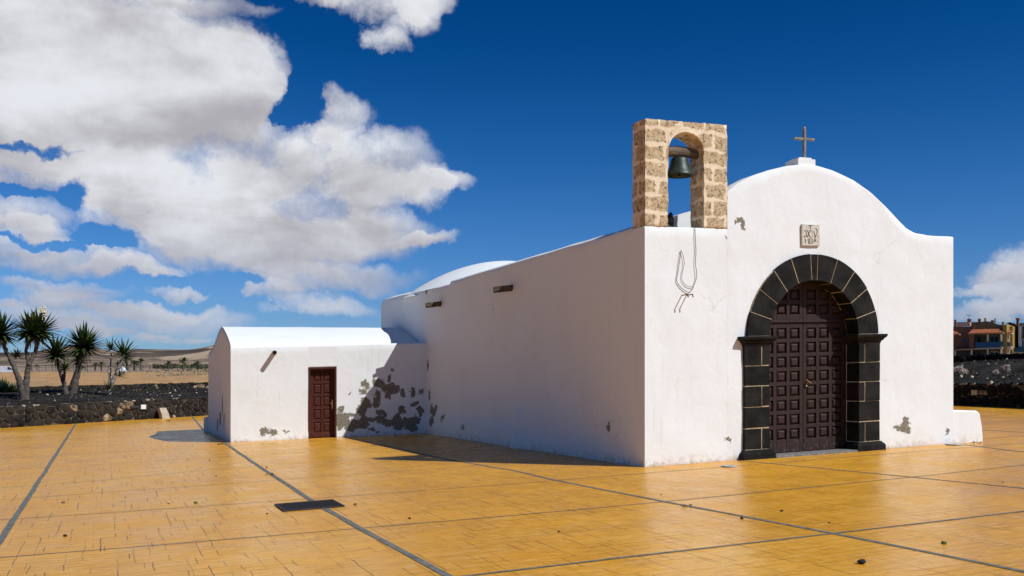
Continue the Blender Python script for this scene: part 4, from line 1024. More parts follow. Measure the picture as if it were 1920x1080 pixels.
# gravel beds
def bed(A, dirv, nrm_, s0, s1, width, zf, zb_, name, ridge=0):
    mb = MB(); nx, ny = 90, 26; vs_ = []
    for j in range(ny + 1):
        for i in range(nx + 1):
            s = s0 + (s1 - s0) * i / nx; t = j / ny; q = Vector((A.x, A.y)) + dirv * s + nrm_ * (.3 + t * (width + .1)); z = zf(s) + (zb_(s) - zf(s)) * t
            z += (.07 * noise.noise(Vector((q.x * .5, q.y * .5, 1))) + .04 * noise.noise(Vector((q.x * 1.9, q.y * 1.9, 1)))) * math.sin(math.pi * min(1, max(0, t))) - (.03 if t < .02 else 0)
            if ridge: z += ridge * math.exp(-((t - .50 - .04 * math.sin(s * .5)) / .045) ** 2) - ridge * .9 * math.exp(-((t - .60 - .04 * math.sin(s * .5)) / .05) ** 2)
            vs_.append((q.x, q.y, z))
    fs_ = [(j*(nx+1)+i, j*(nx+1)+i+1, (j+1)*(nx+1)+i+1, (j+1)*(nx+1)+i) for j in range(ny) for i in range(nx)]
    mb.add(vs_, fs_, 0, True); return tag(mb.build(name, 'lava_gravel'), kind='structure')
zfl = lambda s: WLA.z + (WLB.z - WLA.z) * s / LL + .88
offs = nL.dot(Vector((0, 0)))
bed(WLA, dL, nL, -9, 26, 9.7, zfl, lambda s: bz(s), 'gravel_bed', .0)
zfr = lambda s: WRA.z + (WRB.z - WRA.z) * s / LR + .75
bed(WRA, dR, nR, -13, 12, 9.7, zfr, lambda s: bz2(s), 'gravel_bed', .22)
def bed_at(x, y, A, dirv, nrm_, zf, zb_, width=10):
    """pixel -> point on a gravel bed"""
    best = None; d = 30.0
    while d < 75:
        p = at(x, y, d); q = Vector((p.x, p.y)) - Vector((A.x, A.y)); s = q.dot(dirv); t = q.dot(nrm_) / width
        if 0 <= t <= 1.05:
            z = zf(s) + (zb_(s) - zf(s)) * t
            if p.z <= z or best is None or abs(p.z - z) < best[0]: 
                if best is None or abs(p.z - z) < best[0]: best = (abs(p.z - z), p, z)
        d += .1
    return Vector((best[1].x, best[1].y, best[2]))
bl_at = lambda x, y: bed_at(x, y, WLA, dL, nL, zfl, bz)
br_at = lambda x, y: bed_at(x, y, WRA, dR, nR, zfr, bz2)
for nm_, A_, d_, n_, zf_, zb2_, s_lo, s_hi, lab in (('loose_stones', WLA, dL, nL, zfl, bz, -8, 24, 'scattered small pale and dark stones on the gravel bed behind the left low wall'), ('loose_stones', WRA, dR, nR, zfr, bz2, -12, 11, 'scattered small pale and dark stones on the gravel bank above the right wall')):
    mb = MB(); rnd = random.Random(11)
    for i in range(2600):
        s = rnd.uniform(s_lo, s_hi); t = rnd.uniform(.03, .97); q = Vector((A_.x, A_.y)) + d_ * s + n_ * (.3 + t * 9.7); z = zf_(s) + (zb2_(s) - zf_(s)) * t + .03; r_ = rnd.choice((.02, .025, .03, .035, .06)) * rnd.uniform(.6, 1.1)
        c = Vector((q.x, q.y, z)); v6 = [c + Vector((math.cos(k * 1.571 + i) * r_ * rnd.uniform(.7, 1.3), math.sin(k * 1.571 + i) * r_ * rnd.uniform(.7, 1.3), 0)) for k in range(4)] + [c + Vector((0, 0, r_ * .9)), c - Vector((0, 0, r_))]
        mb.add(v6, [(0, 1, 4), (1, 2, 4), (2, 3, 4), (3, 0, 4), (1, 0, 5), (2, 1, 5), (3, 2, 5), (0, 3, 5)], 0 if rnd.random() < .08 else 1)
    tag(mb.build(nm_, ['pale_stone', 'lava_stone']), lab, 'stones', kind='stuff')
# squared pale stone leaning at the wall, with rubble
s_, z_ = wl_hit(299, 784, WLA, WLB)
def PW(s, z, o): q = Vector((WLA.x, WLA.y)) + dL * s - nL * o; return Vector((q.x, q.y, z))
zg = WLA.z + (WLB.z - WLA.z) * s_ / LL
mb = MB(); secs = []
for k in range(9):
    t = k / 8; z = zg + .50 * t; o = .62 - .22 * t ** 2; hw = .20 - .035 * t; secs.append([PW(s_ - hw - .06 * t, z, o), PW(s_ + hw - .06 * t, z, o), PW(s_ + hw - .06 * t, z - (.06 if k == 8 else 0), o - .28), PW(s_ - hw - .06 * t, z - (.06 if k == 8 else 0), o - .28)])
mb.sections([[tuple(q) for q in sc] for sc in secs], True, 0)
tag(mb.build('stone_block', 'pale_stone', bevel=.025), 'worn pale cream stone block standing against the lava stone wall', 'stone block')
RB = [(312,784,.10,'pale rubble lump touching the cream stone block'),(319,782,.13,'pale rubble lump right of the cream stone block, middle of three'),(326,783,.08,'smallest pale rubble lump farthest from the cream stone block')]
for x, y, s, lb in RB:
    o = pebble(x, y, s, 'pale_stone', lb, .8, 'rubble'); o['group'] = 'rubble beside the cream block'

# ================================================================== YUCCAS
def rosette(mb, c, r, n, up=Vector((0, 0, 1)), lo=-.55, wid=.060, mi=0, tips=0.12, seed=0, droop=.18):
    rnd = random.Random(seed)
    for k in range(n):
        zc = lo + (1 - lo) * ((k + .5) / n); ph = k * 2.39996 + rnd.uniform(-.25, .25); rr = math.sqrt(max(0, 1 - zc * zc))
        d = Vector((rr * math.cos(ph), rr * math.sin(ph), zc)); d = (d + up * .12 - Vector((0, 0, 0))).normalized()
        L = r * rnd.uniform(.78, 1.08) * (1.0 if zc > -.1 else .85); sd = d.cross(Vector((0, 0, 1)))
        sd = sd.normalized() if sd.length > .1 else Vector((1, 0, 0)); nn_ = sd.cross(d); w_ = wid * r * rnd.uniform(.8, 1.15)
        g_ = Vector((0, 0, -1)) * L * droop * (1 - abs(d.z)) * rnd.uniform(.2, 1.3) 
        st = [(.04, .45, 0), (.3, 1.0, .06), (.65, .75, .35), (1.0, .03, 1.0)]; rows_ = []
        for f_, wf, gf in st:
            p = c + d * L * f_ + g_ * gf; rows_.append((p - sd * w_ * wf, p - nn_ * w_ * .35 * wf, p + sd * w_ * wf))
        vs_ = [q for rw in rows_ for q in rw]; fs_ = []
        for i in range(3):
            for j in range(2): fs_.append((i*3+j, i*3+j+1, (i+1)*3+j+1, (i+1)*3+j))
        mb.add(vs_, fs_, mi if rnd.random() > tips else (1 if mi == 0 else mi))
def trunk(pts, rad, base, seed=0):
    pp = []; rr = []; rnd = random.Random(seed)
    for i in range(len(pts) - 1):
        for k in range(5):
            t = k / 5; pp.append(pts[i].lerp(pts[i + 1], t) + Vector((rnd.uniform(-1, 1), rnd.uniform(-1, 1), 0)) * .018); rr.append((rad[i] + (rad[i + 1] - rad[i]) * t) * rnd.uniform(.88, 1.12))
    pp.append(pts[-1]); rr.append(rad[-1]); return pp, rr
def yucca(label, basepx, stems, heads, mat_extra=None, bark='yucca_bark', seed=1):
    base = bl_at(*basepx); depth = base.y; e = empty('yucca', label, 'yucca', 'yuccas in the gravel bed', loc_=base); rnd = random.Random(seed)
    def L(x, y, dd=0): return at(x, y, depth + dd) - base
    mb = MB()
    for pts, rads, dd in stems:
        P_ = [L(x, y, dd * i / (len(pts) - 1)) for i, (x, y) in enumerate(pts)]; P_[0] = P_[0] + Vector((0, 0, -.1)) if pts[0] == basepx else P_[0]
        k = depth / F; pp, rr = trunk(P_, [r_ * k * .84 for r_ in rads], base, seed); mb.tube(pp, rr, 9)
    mb.build('trunk', bark, e)
    for hx, hy, r, n, dd, kind, lo in heads:
        hb = MB(); c = L(hx, hy, dd); rosette(hb, c, 1.2 * r * depth / F, int(n * .6), lo=lo, wid=.072, seed=rnd.randint(0, 999), mi=0)
        o = hb.build('crown', ['yucca_leaf_bright' if kind else 'yucca_leaf', 'yucca_leaf_bright' if not kind else 'dead_leaf'], e)
        if not kind and lo < -.5:                                        # skirt of dead leaves under the head
            db = MB(); rosette(db, c + Vector((0, 0, -r * .12 * depth / F)), r * .95 * depth / F, max(16, n // 3), lo=-1.0, seed=rnd.randint(0, 999), droop=.9, wid=.04)
            for i_ in range(len(db.v)): x_, y_, z_ = db.v[i_]; db.v[i_] = (c.x + (x_ - c.x) * .5, c.y + (y_ - c.y) * .5, min(z_, c.z - .02 + .1 * (z_ - c.z)))
            db.build('dead_leaves', 'dead_leaf', o)
    return e, L, depth
e, L, dp = yucca('tallest twin stemmed yucca with a cream flower spike, at the left edge', (46, 749),
  [([(45, 749), (41, 730), (36, 713), (28, 692), (20, 675), (12, 660), (8, 648), (6, 632)], [9, 7, 6.5, 5.5, 5, 4.5, 4, 4], -.5), ([(49, 749), (49, 730), (50, 710), (52, 695), (54, 683), (51, 668), (49, 655), (52, 645), (59, 635)], [8, 7, 6.5, 6, 5.5, 4, 3.5, 4, 4], .2), ([(54, 684), (60, 672), (66, 661), (69, 648), (68, 634)], [5, 4.5, 4.5, 4.5, 4.5], .4)],
  [(2, 626, 38, 190, -.5, 0, -.75), (58, 622, 40, 170, .1, 0, -.7), (74, 621, 40, 170, .5, 0, -.7), (31, 668, 17, 70, 1.4, 1, -.5)], seed=3)
fb_ = MB(); rnd = random.Random(5)
c = L(81, 584, .3); k = dp / F
for i in range(420):
    p = c + Vector((rnd.gauss(0, 3.0), rnd.gauss(0, 3.0), rnd.gauss(0, 4.2))) * k; q = Vector((rnd.uniform(-1, 1), rnd.uniform(-1, 1), rnd.uniform(-1, .4))).normalized() * 2.2 * k; s2 = q.orthogonal().normalized() * 1.3 * k
    fb_.add([p, p + q * .5 + s2, p + q, p + q * .5 - s2], [(0, 1, 2, 3)])
fb_.tube([L(79, 600, .3), L(81, 580, .3)], 1.2 * k, 5); fb_.build('flower', 'flower_cream', e)
fb_ = MB()
for (cx_, cy_, sx, sy) in ((42, 603, 5, 9), (62, 590, 2.5, 5)):
    for i in range(60):
        p = L(cx_, cy_, .8) + Vector((rnd.gauss(0, sx * .6), rnd.gauss(0, sx * .6), rnd.gauss(0, sy * .6))) * k; q = Vector((rnd.uniform(-1, 1), rnd.uniform(-1, 1), rnd.uniform(-1, 1))).normalized() * 2.0 * k; s2 = q.orthogonal().normalized() * .8 * k
        fb_.add([p, p + q * .5 + s2, p + q, p + q * .5 - s2], [(0, 1, 2, 3)])
    fb_.tube([L(cx_ - 2, cy_ + 32, .8), L(cx_, cy_ - 6, .8)], .8 * k, 5)
fb_.build('dry_flower_stalk', 'dead_leaf', e)
yucca('medium dark yucca leaning left, second from the left edge', (124, 738),
  [([(124, 738), (121, 722), (116, 706), (111, 690), (107, 677), (105, 668)], [6, 5, 4.5, 4, 3.6, 3.4], 0), ([(119, 714), (121, 702), (121, 692)], [3.4, 2.8, 2.4], -.5)],
  [(105, 664, 36, 120, 0, 0, -.6), (121, 692, 19, 60, -.6, 0, -.4)], seed=9)
yucca('thick trunked dark yucca with one large round head, third from the left edge', (137, 737),
  [([(136, 738), (140, 722), (144, 705), (148, 688), (152, 670), (155, 655)], [9.5, 8, 7, 6, 5, 4.5], 0), ([(131, 738), (137, 715), (142, 698), (146, 682)], [4.5, 4, 3.5, 3], .9)],
  [(157, 650, 40, 190, 0, 0, -.55), (148, 676, 25, 80, 1.0, 0, -.5)], seed=14)
yucca('slender open yucca with a bare cut pole, nearest the small building', (205, 740),
  [([(204, 740), (207, 727), (213, 712), (219, 698), (224, 685), (230, 673)], [4.6, 4.2, 4.2, 4, 3.4, 3], 0), ([(208, 722), (207, 700), (208, 680), (208, 662)], [2, 1.8, 1.7, 1.5], .5), ([(224, 687), (229, 680), (233, 688)], [2, 1.5, 1.3], .3)],
  [(208, 656, 23, 46, .5, 0, -.35), (231, 664, 29, 60, 0, 0, -.35), (220, 684, 12, 26, -.3, 1, -.3), (224, 706, 16, 28, .3, 1, -.4), (205, 729, 17, 44, -.4, 0, -.3), (230, 702, 13, 18, .2, 1, -.3)], bark='pale_bark', seed=21)
base = bl_at(206, 724); mb = MB(); 
mb.tube([Vector((0, 0, -.2)), at(205.5, 705, base.y) - base, at(203, 694, base.y) - base], [.07, .065, .06], 8)
o = mb.build('cut_pole', 'pale_bark'); o.location = base; tag(o, 'bare pale cut pole leaning beside the slender yucca', 'pole')
def agave(px, py, r, label, n=60):
    b_ = bl_at(px, py); mb = MB(); rosette(mb, Vector((0, 0, .12)), r * b_.y / F, n, lo=-.02, wid=.075, tips=.1, seed=px, droop=.06)
    o = mb.build('agave', ['agave_leaf', 'yucca_leaf']); o.location = b_; tag(o, label, 'agave', 'spiky plants left of the tallest yucca')
agave(8, 741, 26, 'pale green spiky agave at the very left edge, nearer the wall'); agave(24, 740, 22, 'pale green spiky agave between the left edge and the tall yucca trunk'); agave(4, 728, 24, 'pale green spiky agave farther back at the left edge', 40)

# ================================================================== FAR PLAIN: palms, shrubs, fence, white shapes
def palm(px, py, hgt, label, depth=None, seed=0, full=1.0):
    d = depth or 300; base = at(px, py, d); base.z = terrain(base.x, base.y) if abs(terrain(base.x, base.y) - base.z) < 1.5 else base.z
    k = d / F; rnd = random.Random(seed); H = hgt * k; e = empty('date_palm', label, 'palm tree', 'date palms on the far plain', loc_=base)
    mb = MB(); mb.tube([Vector((0, 0, -.5)), Vector((0, 0, H * .3)), Vector((.05, 0, H * .62))], [H * .075, H * .06, H * .055], 7); mb.build('trunk', 'yucca_bark', e)
    mb = MB(); c = Vector((0, 0, H * .6))
    for i in range(int(38 * full)):
        t = i * 2.4 + rnd.uniform(-.3, .3); el_ = rnd.uniform(-.2, 1.35); d_ = Vector((math.cos(t) * math.cos(el_), math.sin(t) * math.cos(el_), math.sin(el_))); Lf = H * rnd.uniform(.42, .56); sd = Vector((-math.sin(t), math.cos(t), 0)); rows_ = []
        for f_, wf in ((0, .25), (.35, 1), (.7, .9), (1, .1)):
            p = c + d_ * Lf * f_ + Vector((0, 0, -1)) * Lf * .42 * f_ * f_; rows_.append((p - sd * H * .036 * wf + Vector((0, 0, -H * .03 * wf)), p, p + sd * H * .036 * wf + Vector((0, 0, -H * .03 * wf))))
        vs_ = [q for rw in rows_ for q in rw]; mb.add(vs_, [(a*3+b, a*3+b+1, (a+1)*3+b+1, (a+1)*3+b) for a in range(3) for b in range(2)])
    mb.build('crown', 'palm_leaf', e)
PM = [(344,697,20,'tallest far date palm, alone on the plain near the small building'),(316,697,15,'far date palm with pale trunk beside a round bush'),(264,700,19,'far date palm, right one of the close pair beyond the slender yucca'),(251.5,701,16,'far date palm, left one of the close pair beyond the slender yucca'),
 (238,701,24,'far date palm rising behind the white tent'),(190,703,14,'far date palm right of the thick yucca, the right one of two'),(179,703,13,'far date palm right of the thick yucca, the left one of two'),(69,703,10,'small far palm between the tall yucca and the medium yucca'),
 (370,695,16,'bushy far palm left of the small building'),(153,704,17,'far palm half hidden behind the thick yucca trunk')]
for i, (x, y, h, lb) in enumerate(PM): palm(x, y, h * 1.45, lb, 300, i, 1 if i != 7 else .6)
def shrub(px, py, wpx, hpx, label, depth, seed, n=130, mat='shrub_leaf', name='shrub'):
    base = at(px, py, depth); k = depth / F; rnd = random.Random(seed); mb = MB()
    for i in range(n):
        v_ = Vector((rnd.gauss(0, .38), rnd.gauss(0, .38), abs(rnd.gauss(0, .45)))); 
        if v_.length > 1.1: continue
        p = Vector((v_.x * wpx * .5, v_.y * wpx * .5, v_.z * hpx * .8)) * k; r_ = rnd.uniform(.06, .13) * hpx * k * 1.4; a_ = Vector((rnd.uniform(-1, 1), rnd.uniform(-1, 1), rnd.uniform(-1, 1))).normalized() * r_; b_ = a_.orthogonal().normalized() * r_ * .7
        mb.add([p - a_, p + b_, p + a_, p - b_], [(0, 1, 2, 3)])
    o = mb.build(name, mat); o.location = base - Vector((0, 0, .1)); return tag(o, label, 'bush', 'bushes on the far plain')
SB = [(307.5,698,12,8,'round dark green bush left of the pale trunked palm',290),(321,697,9,5,'low bush just right of the pale trunked palm',290),(290,699,8,6,'small spiky bush between the palm pair and the round bush',280),(356,696,12,8,'bush just right of the tallest far palm',290),
 (386,695,14,9,'bush closest to the edge of the small building',285),(377,694,14,12,'bush beyond the low wall, second from the small building',292),(166,703,12,5,'low dark bush right of the thick yucca trunk',280)]
for i, (x, y, ww, hh_, lb, d) in enumerate(SB): shrub(x, y, ww * 1.3, hh_ * 1.1, lb, d, 40 + i)
DB = [(257,715,9,7,'dark dry bush on the sand bank, below the palm pair'),(262,714,16,3,'flat dry bush just right of the dark dry bush on the sand bank'),(60,713,16,3,'flat grey bush on the sand right of the tall yucca'),(104,713,16,3,'flat grey bush on the sand behind the medium yucca'),(192,714,18,2.5,'flat grey bush on the sand right of the thick yucca')]
for i, (x, y, ww, hh_, lb) in enumerate(DB): shrub(x, y, ww * 1.3, hh_ * 1.3, lb, 84, 70 + i, 160)
mb = MB(); rnd = random.Random(4)                                       # grey scrub on the bank, uncountable
for i in range(5000):
    px = rnd.uniform(270, 470); d = rnd.uniform(86, 128); x = (px - CX) / F * d; z = terrain(x, d); 
    if rnd.random() > min(1, (px - 270) / 60): continue
    p = Vector((x, d, z)); r_ = rnd.uniform(.05, .2); a_ = Vector((rnd.uniform(-1, 1), rnd.uniform(-1, 1), rnd.uniform(.3, 1.4))) * r_; b_ = a_.orthogonal().normalized() * r_ * .4
    mb.add([p, p + a_ * .5 + b_, p + a_, p + a_ * .5 - b_], [(0, 1, 2, 3)])
tag(mb.build('dry_scrub', 'scrub_grey'), 'thin grey dry scrub covering the sandy bank left of the small building', 'scrub', kind='stuff')
mb = MB()                                                              # far line of trees
for i in range(4200):
    px = rnd.choice((rnd.uniform(288, 330), rnd.uniform(330, 420), rnd.uniform(420, 700))); d = rnd.uniform(430, 470); hb = 4.6 + 3 * noise.noise(Vector((px * .12, 0, 0))); k = d / F
    p = Vector(((px - CX) / F * d, d, EYE + (HZ - 689 + rnd.uniform(0, max(.5, hb))) * k)); r_ = rnd.uniform(.3, .8); a_ = Vector((rnd.uniform(-1, 1), rnd.uniform(-1, 1), rnd.uniform(-1, 1))) * r_; b_ = a_.orthogonal().normalized() * r_ * .8
    mb.add([p - a_, p + b_, p + a_, p - b_], [(0, 1, 2, 3)])
tag(mb.build('far_trees', 'palm_leaf'), 'dark band of far trees at the foot of the hills', 'trees', kind='stuff')
# posts of a far wire fence
e = empty('wire_fence', 'thin dark wire fence crossing the far plain behind the yuccas', 'fence', loc_=at(120, 702, 140)); bse = Vector(e.location)
for i in range(26):
    px = 60 + i * 13; d = 140; x = (px - CX) / F * d; z = terrain(x, d); p = Vector((x, d, z)) - bse; mb = MB(); mb.tube([p - Vector((0, 0, .4)), p + Vector((0, 0, 1.25))], .035, 5); mb.build('post', 'h_dark', e)
mb = MB()
for hz_ in (.5, .9, 1.2): mb.tube([Vector(((px - CX) / F * 140, 140, terrain((px - CX) / F * 140, 140) + hz_)) - bse for px in range(60, 400, 26)], .012, 4)
mb.build('wires', 'h_dark', e)
# white tent and white van far off
p = at(231, 699, 260); e = empty('tent', 'small white pointed tent on the far plain', 'tent', loc_=p); k = 260 / F
mb = MB(); mb.add([(-.9, -.9, 0), (.9, -.9, 0), (.9, .9, 0), (-.9, .9, 0), (0, 0, 2.1)], [(0, 1, 4), (1, 2, 4), (2, 3, 4), (3, 0, 4)]); mb.box(-.95, .95, -.95, .95, -1.0, 0.02); mb.build('canopy', 'h_white', e)
mb = MB(); mb.box(-2.4, -.95, -.6, .6, -.8, .25); mb.box(-2.2, -1.2, -.61, -.605, -.5, 0); mb.build('side_flap', 'h_bluewhite', e)
p = at(15, 703.5, 200); e = empty('van', 'tiny white van parked on the far plain at the left edge', 'van', loc_=p)
mb = MB(); mb.prism([(-1.7, .35), (1.7, .35), (1.9, .6), (1.85, 1.0), (1.3, 1.25), (.9, 1.75), (-1.7, 1.8)], -.8, .8); mb.build('body', 'h_white', e, bevel=.06)
for x in (-1.1, 1.15):
    mb = MB(); mb.tube([(x, -.83, .33), (x, .83, .33)], .33, 14); mb.build('wheel', 'fixture_dark', e)
mb = MB(); mb.prism([(.3, 1.1), (1.25, 1.1), (.88, 1.62), (.3, 1.65)], -.81, -.795); mb.build('window', 'h_glass', e)

# dry flowering plants on the right bank
def dryplant(px, py, wpx, hpx, label, seed, n=60, mat='dry_twig'):
    b_ = br_at(px, py); k = b_.y / F; rnd = random.Random(seed); mb = MB()
    for i in range(n):
        t = rnd.uniform(0, 6.28); sp = rnd.uniform(.1, 1); tip = Vector((math.cos(t) * sp * wpx * .5, math.sin(t) * sp * wpx * .5, hpx * rnd.uniform(.3, 1) * (1.1 - sp * .5))) * k
        mb.tube([Vector((0, 0, 0)) + tip * .05, tip * .6 + Vector((0, 0, .03)), tip], [.008, .006, .005], 3)
        for q in range(3):
            p = tip + Vector((rnd.uniform(-1, 1), rnd.uniform(-1, 1), rnd.uniform(-1, 1))) * .05; a_ = Vector((rnd.uniform(-1, 1), rnd.uniform(-1, 1), rnd.uniform(-.5, .5))).normalized() * .04; b2 = a_.orthogonal().normalized() * .025
            mb.add([p - a_, p + b2, p + a_, p - b2], [(0, 1, 2, 3)])
    o = mb.build('dry_plant', mat); o.location = b_; tag(o, label, 'plant', 'dry plants on the right gravel bank')
dryplant(1800, 703, 26, 18, 'large pale pink dry plant on the gravel beside the chapel edge', 1, 110); dryplant(1886, 700, 14, 18, 'upright pale dry plant on the gravel bank near the right edge', 2, 40); dryplant(1868, 700, 8, 6, 'small low dry plant left of the upright one', 3, 22)
dryplant(1788, 704, 20, 15, 'pink dry plant half hidden behind the chapel edge', 5, 70)
for i, (x, y, mt) in enumerate(((1853, 686, 'pale_stone'), (1822, 709, 'pale_stone'), (1802, 708, 'pale_stone'), (1859, 720, 'pale_stone'))):
    b_ = br_at(x, y); bm = bmesh.new(); bmesh.ops.create_icosphere(bm, subdivisions=1, radius=.07)
    for v_ in bm.verts: v_.co *= random.uniform(.7, 1.25)
    me = bpy.data.meshes.new('bank_stone'); bm.to_mesh(me); bm.free(); me.materials.append(MATS[mt]); o = bpy.data.objects.new('bank_stone', me); COL.objects.link(o); o.location = b_ + Vector((0, 0, .04))
    tag(o, ['small pale stone high on the right gravel bank', 'small pale stone halfway down the right gravel bank', 'small pale stone below the large dry plant', 'pale stone lying at the top edge of the right shaded wall'][i], 'stone', 'pale stones on the right bank')
for i, (x, y) in enumerate(((105, 725), (88, 742), (110, 741), (390, 728.5))):
    b_ = bl_at(x, y); bm = bmesh.new(); bmesh.ops.create_icosphere(bm, subdivisions=1, radius=.09 if i < 3 else .2)
    for v_ in bm.verts: v_.co *= random.uniform(.7, 1.25); v_.co.z *= .6
    me = bpy.data.meshes.new('bank_stone'); bm.to_mesh(me); bm.free(); me.materials.append(MATS['pale_stone']); o = bpy.data.objects.new('bank_stone', me); COL.objects.link(o); o.location = b_ + Vector((0, 0, .04))
    tag(o, ['small pale stone behind the medium yucca on the gravel', 'small pale stone on the gravel right of the tall yucca', 'small pale stone in front of the medium yucca', 'whitish stone on the gravel beside the small building edge'][i], 'stone', 'pale stones on the left gravel')

# ================================================================== HOUSES AT THE RIGHT
HD = 160.0; HE = Vector((.82, -.572)).normalized(); HN = Vector((-HE.y, HE.x)) * -1      # along the front; outward normal
HO = at(1840, 668, HD); HO2 = Vector((HO.x, HO.y))
def hp(x, y, d=0):
    """pixel -> (s along the front, z) on the plane d metres in front of the house wall"""
    r = Vector(((x - CX) / F, 1)); o = HO2 + HN * d; den = HE.x * r.y - HE.y * r.x; s = -(o.x * r.y - o.y * r.x) / den
    q = o + HE * s; return s, EYE + (HZ - y) / F * q.y
def HW(s, d, z): q = HO2 + HE * s + HN * d; return Vector((q.x, q.y, z))
class House:
    def __init__(s, label, cat='house'): s.root = empty('house', label, cat, 'houses beyond the right wall', Matrix.Translation((HO.x, HO.y, 5)) @ Matrix.Rotation(math.atan2(HE.y, HE.x), 4, 'Z')); s.inv = s.root.matrix_world.inverted()
    def w(s, q): return tuple(s.inv @ HW(*q))
    def poly(s, name, pix, d0, d1, mat, parent=None, mb=None, foot=None):
        """outline given in photo pixels on the plane d0, pushed back to d1"""
        f = [hp(x, y, d0) for x, y in pix]
        if foot is not None: f = [(a, z if (i not in foot) else 4.0) for i, (a, z) in enumerate(f)]
        own = mb is None; mb = mb or MB(); n = len(f); vs_ = [s.w((a, d0, z)) for a, z in f] + [s.w((a, d1, z)) for a, z in f]
        mb.add(vs_, [tuple(range(n)), tuple(range(2*n-1, n-1, -1))] + [(i, i+n, (i+1) % n+n, (i+1) % n) for i in range(n)])
        return mb.build(name, mat, parent or s.root) if own else None
    def rect(s, name, x0, x1, y0, y1, d0, d1, mat, parent=None, mb=None): return s.poly(name, [(x0, y1), (x1, y1), (x1, y0), (x0, y0)], d0, d1, mat, parent, mb)
def arch_px(x0, x1, y0, y1, rise=.9):
    c = (x0 + x1) / 2; r = (x1 - x0) / 2; return [(x0, y1), (x1, y1)] + [(c + r * math.cos(t), y0 + r * rise - r * rise * math.sin(t)) for t in [math.pi * k / 8 for k in range(9)]]
def window(h, pix_frame, pix_panes, d, frame='h_cream', glass='h_glass', name='window'):
    f = h.poly(name, pix_frame, d + .05, d - .05, frame)
    mb = MB()
    for pp in pix_panes: h.poly('x', pp, d + .07, d + .04, None, mb=mb)
    mb.build('pane', glass, f)
H1 = House('ochre and red brown house with tiled veranda, blue balcony rail and chimneys')
H1.poly('wall', [(1780, 672), (1826, 672), (1826, 612), (1780, 612)], 0, -7, 'h_brown', foot=(0, 1))
H1.poly('wall', [(1826.05, 672), (1880, 672), (1880, 609), (1873, 609), (1870, 608), (1862, 606), (1857, 604), (1849, 602), (1846, 602), (1838, 605), (1831, 610.5), (1828, 609), (1826, 608), (1824.5, 609), (1826.05, 613)], -.3, -7, 'h_olive_brown', foot=(0, 1))
H1.poly('wall', [(1880.05, 672), (1887.5, 672), (1887.5, 608), (1884, 609), (1880.05, 610.5)], 1.3, -6.8, 'h_mustard', foot=(0, 1))
H1.poly('parapet', [(1793, 611.5), (1820, 611), (1818, 604), (1792, 604)], .1, -.5, 'h_pink')
H1.poly('upper_roof', [(1820.5, 612), (1862, 612), (1859, 603), (1822, 604)], -1.2, -6, 'h_olive')
for a, b, y0, y1, mt in ((1789, 1792, 600, 612, 'h_brown'), (1813.5, 1820, 598.5, 606, 'h_brown'), (1833.5, 1838, 598.3, 603.5, 'h_brown'), (1845.5, 1848, 597, 602, 'h_mustard'), (1858, 1862, 601, 606, 'h_brown'), (1864.4, 1866, 598, 609, 'h_grey'), (1878.5, 1882, 604, 611, 'h_mustard')):
    c_ = H1.rect('chimney', a, b, y0, y1, -.6, -1.3, mt); H1.rect('cap', a - .4, b + .4, y0 - .7, y0 - .02, -.5, -1.4, 'h_tile', parent=c_)
H1.rect('antenna', 1816.3, 1816.7, 590, 598, -.9, -.95, 'h_dark'); H1.rect('antenna', 1812.8, 1820.4, 590.4, 591.3, -.9, -.95, 'h_dark')
# veranda roof: sloping tiled planes
def roofpoly(h, name, low, high, d_low, d_high, thick=.12, mat='roof_tile'):
    mb = MB(); lo_ = [hp(x, y, d_low) for x, y in low]; hi_ = [hp(x, y, d_high) for x, y in high]
    vs_ = [h.w((lo_[0][0], d_low, lo_[0][1])), h.w((lo_[1][0], d_low, lo_[1][1])), h.w((hi_[1][0], d_high, hi_[1][1])), h.w((hi_[0][0], d_high, hi_[0][1]))]
    vs_ += [(a, b, c - thick) for a, b, c in vs_]
    mb.add(vs_, [(0, 1, 2, 3), (7, 6, 5, 4), (0, 4, 5, 1), (1, 5, 6, 2), (2, 6, 7, 3), (3, 7, 4, 0)]); return mb.build(name, mat, h.root)
roofpoly(H1, 'tiled_roof', ((1814.5, 624.8), (1881, 623)), ((1824, 617.5), (1873, 616.5)), 2.6, .1)
H1.poly('fascia', [(1815.5, 627.2), (1880.5, 625), (1880.5, 623.2), (1815.5, 625.2)], 2.5, -.2, 'h_fascia')
roofpoly(H1, 'tiled_roof', ((1786, 627), (1799, 625.5)), ((1784, 620), (1793, 621)), 1.8, .1); H1.poly('fascia', [(1784, 629), (1798, 627.6), (1798, 626), (1784, 627.4)], 1.6, 0, 'h_fascia')
roofpoly(H1, 'tiled_roof', ((1784, 655), (1828, 652.3)), ((1784, 651.3), (1827, 650.3)), 2.3, .1)
H1.poly('balcony_slab', [(1788, 657), (1879, 653.8), (1879, 651), (1828, 652.4), (1788, 655)], 2.3, -.2, 'h_fascia')
for x0, x1, y0, y1 in ((1850.5, 1853.2, 627, 641.5), (1875.2, 1878.3, 626, 651), (1850.5, 1853.2, 654.5, 668), (1875.2, 1878.3, 653.5, 667), (1820, 1823, 656, 670), (1789.5, 1792, 658, 672)):
    H1.rect('column', x0, x1, y0, y1, 2.25, 1.95, 'h_cream')
H1.rect('side_wall', 1817.5, 1826, 628, 652, 2.2, -.25, 'h_brown')
mb = MB(); H1.poly('x', [(1828.5, 651.5), (1879.5, 650), (1879.5, 640.8), (1828.5, 642.3)], 2.35, 2.32, None, mb=mb)
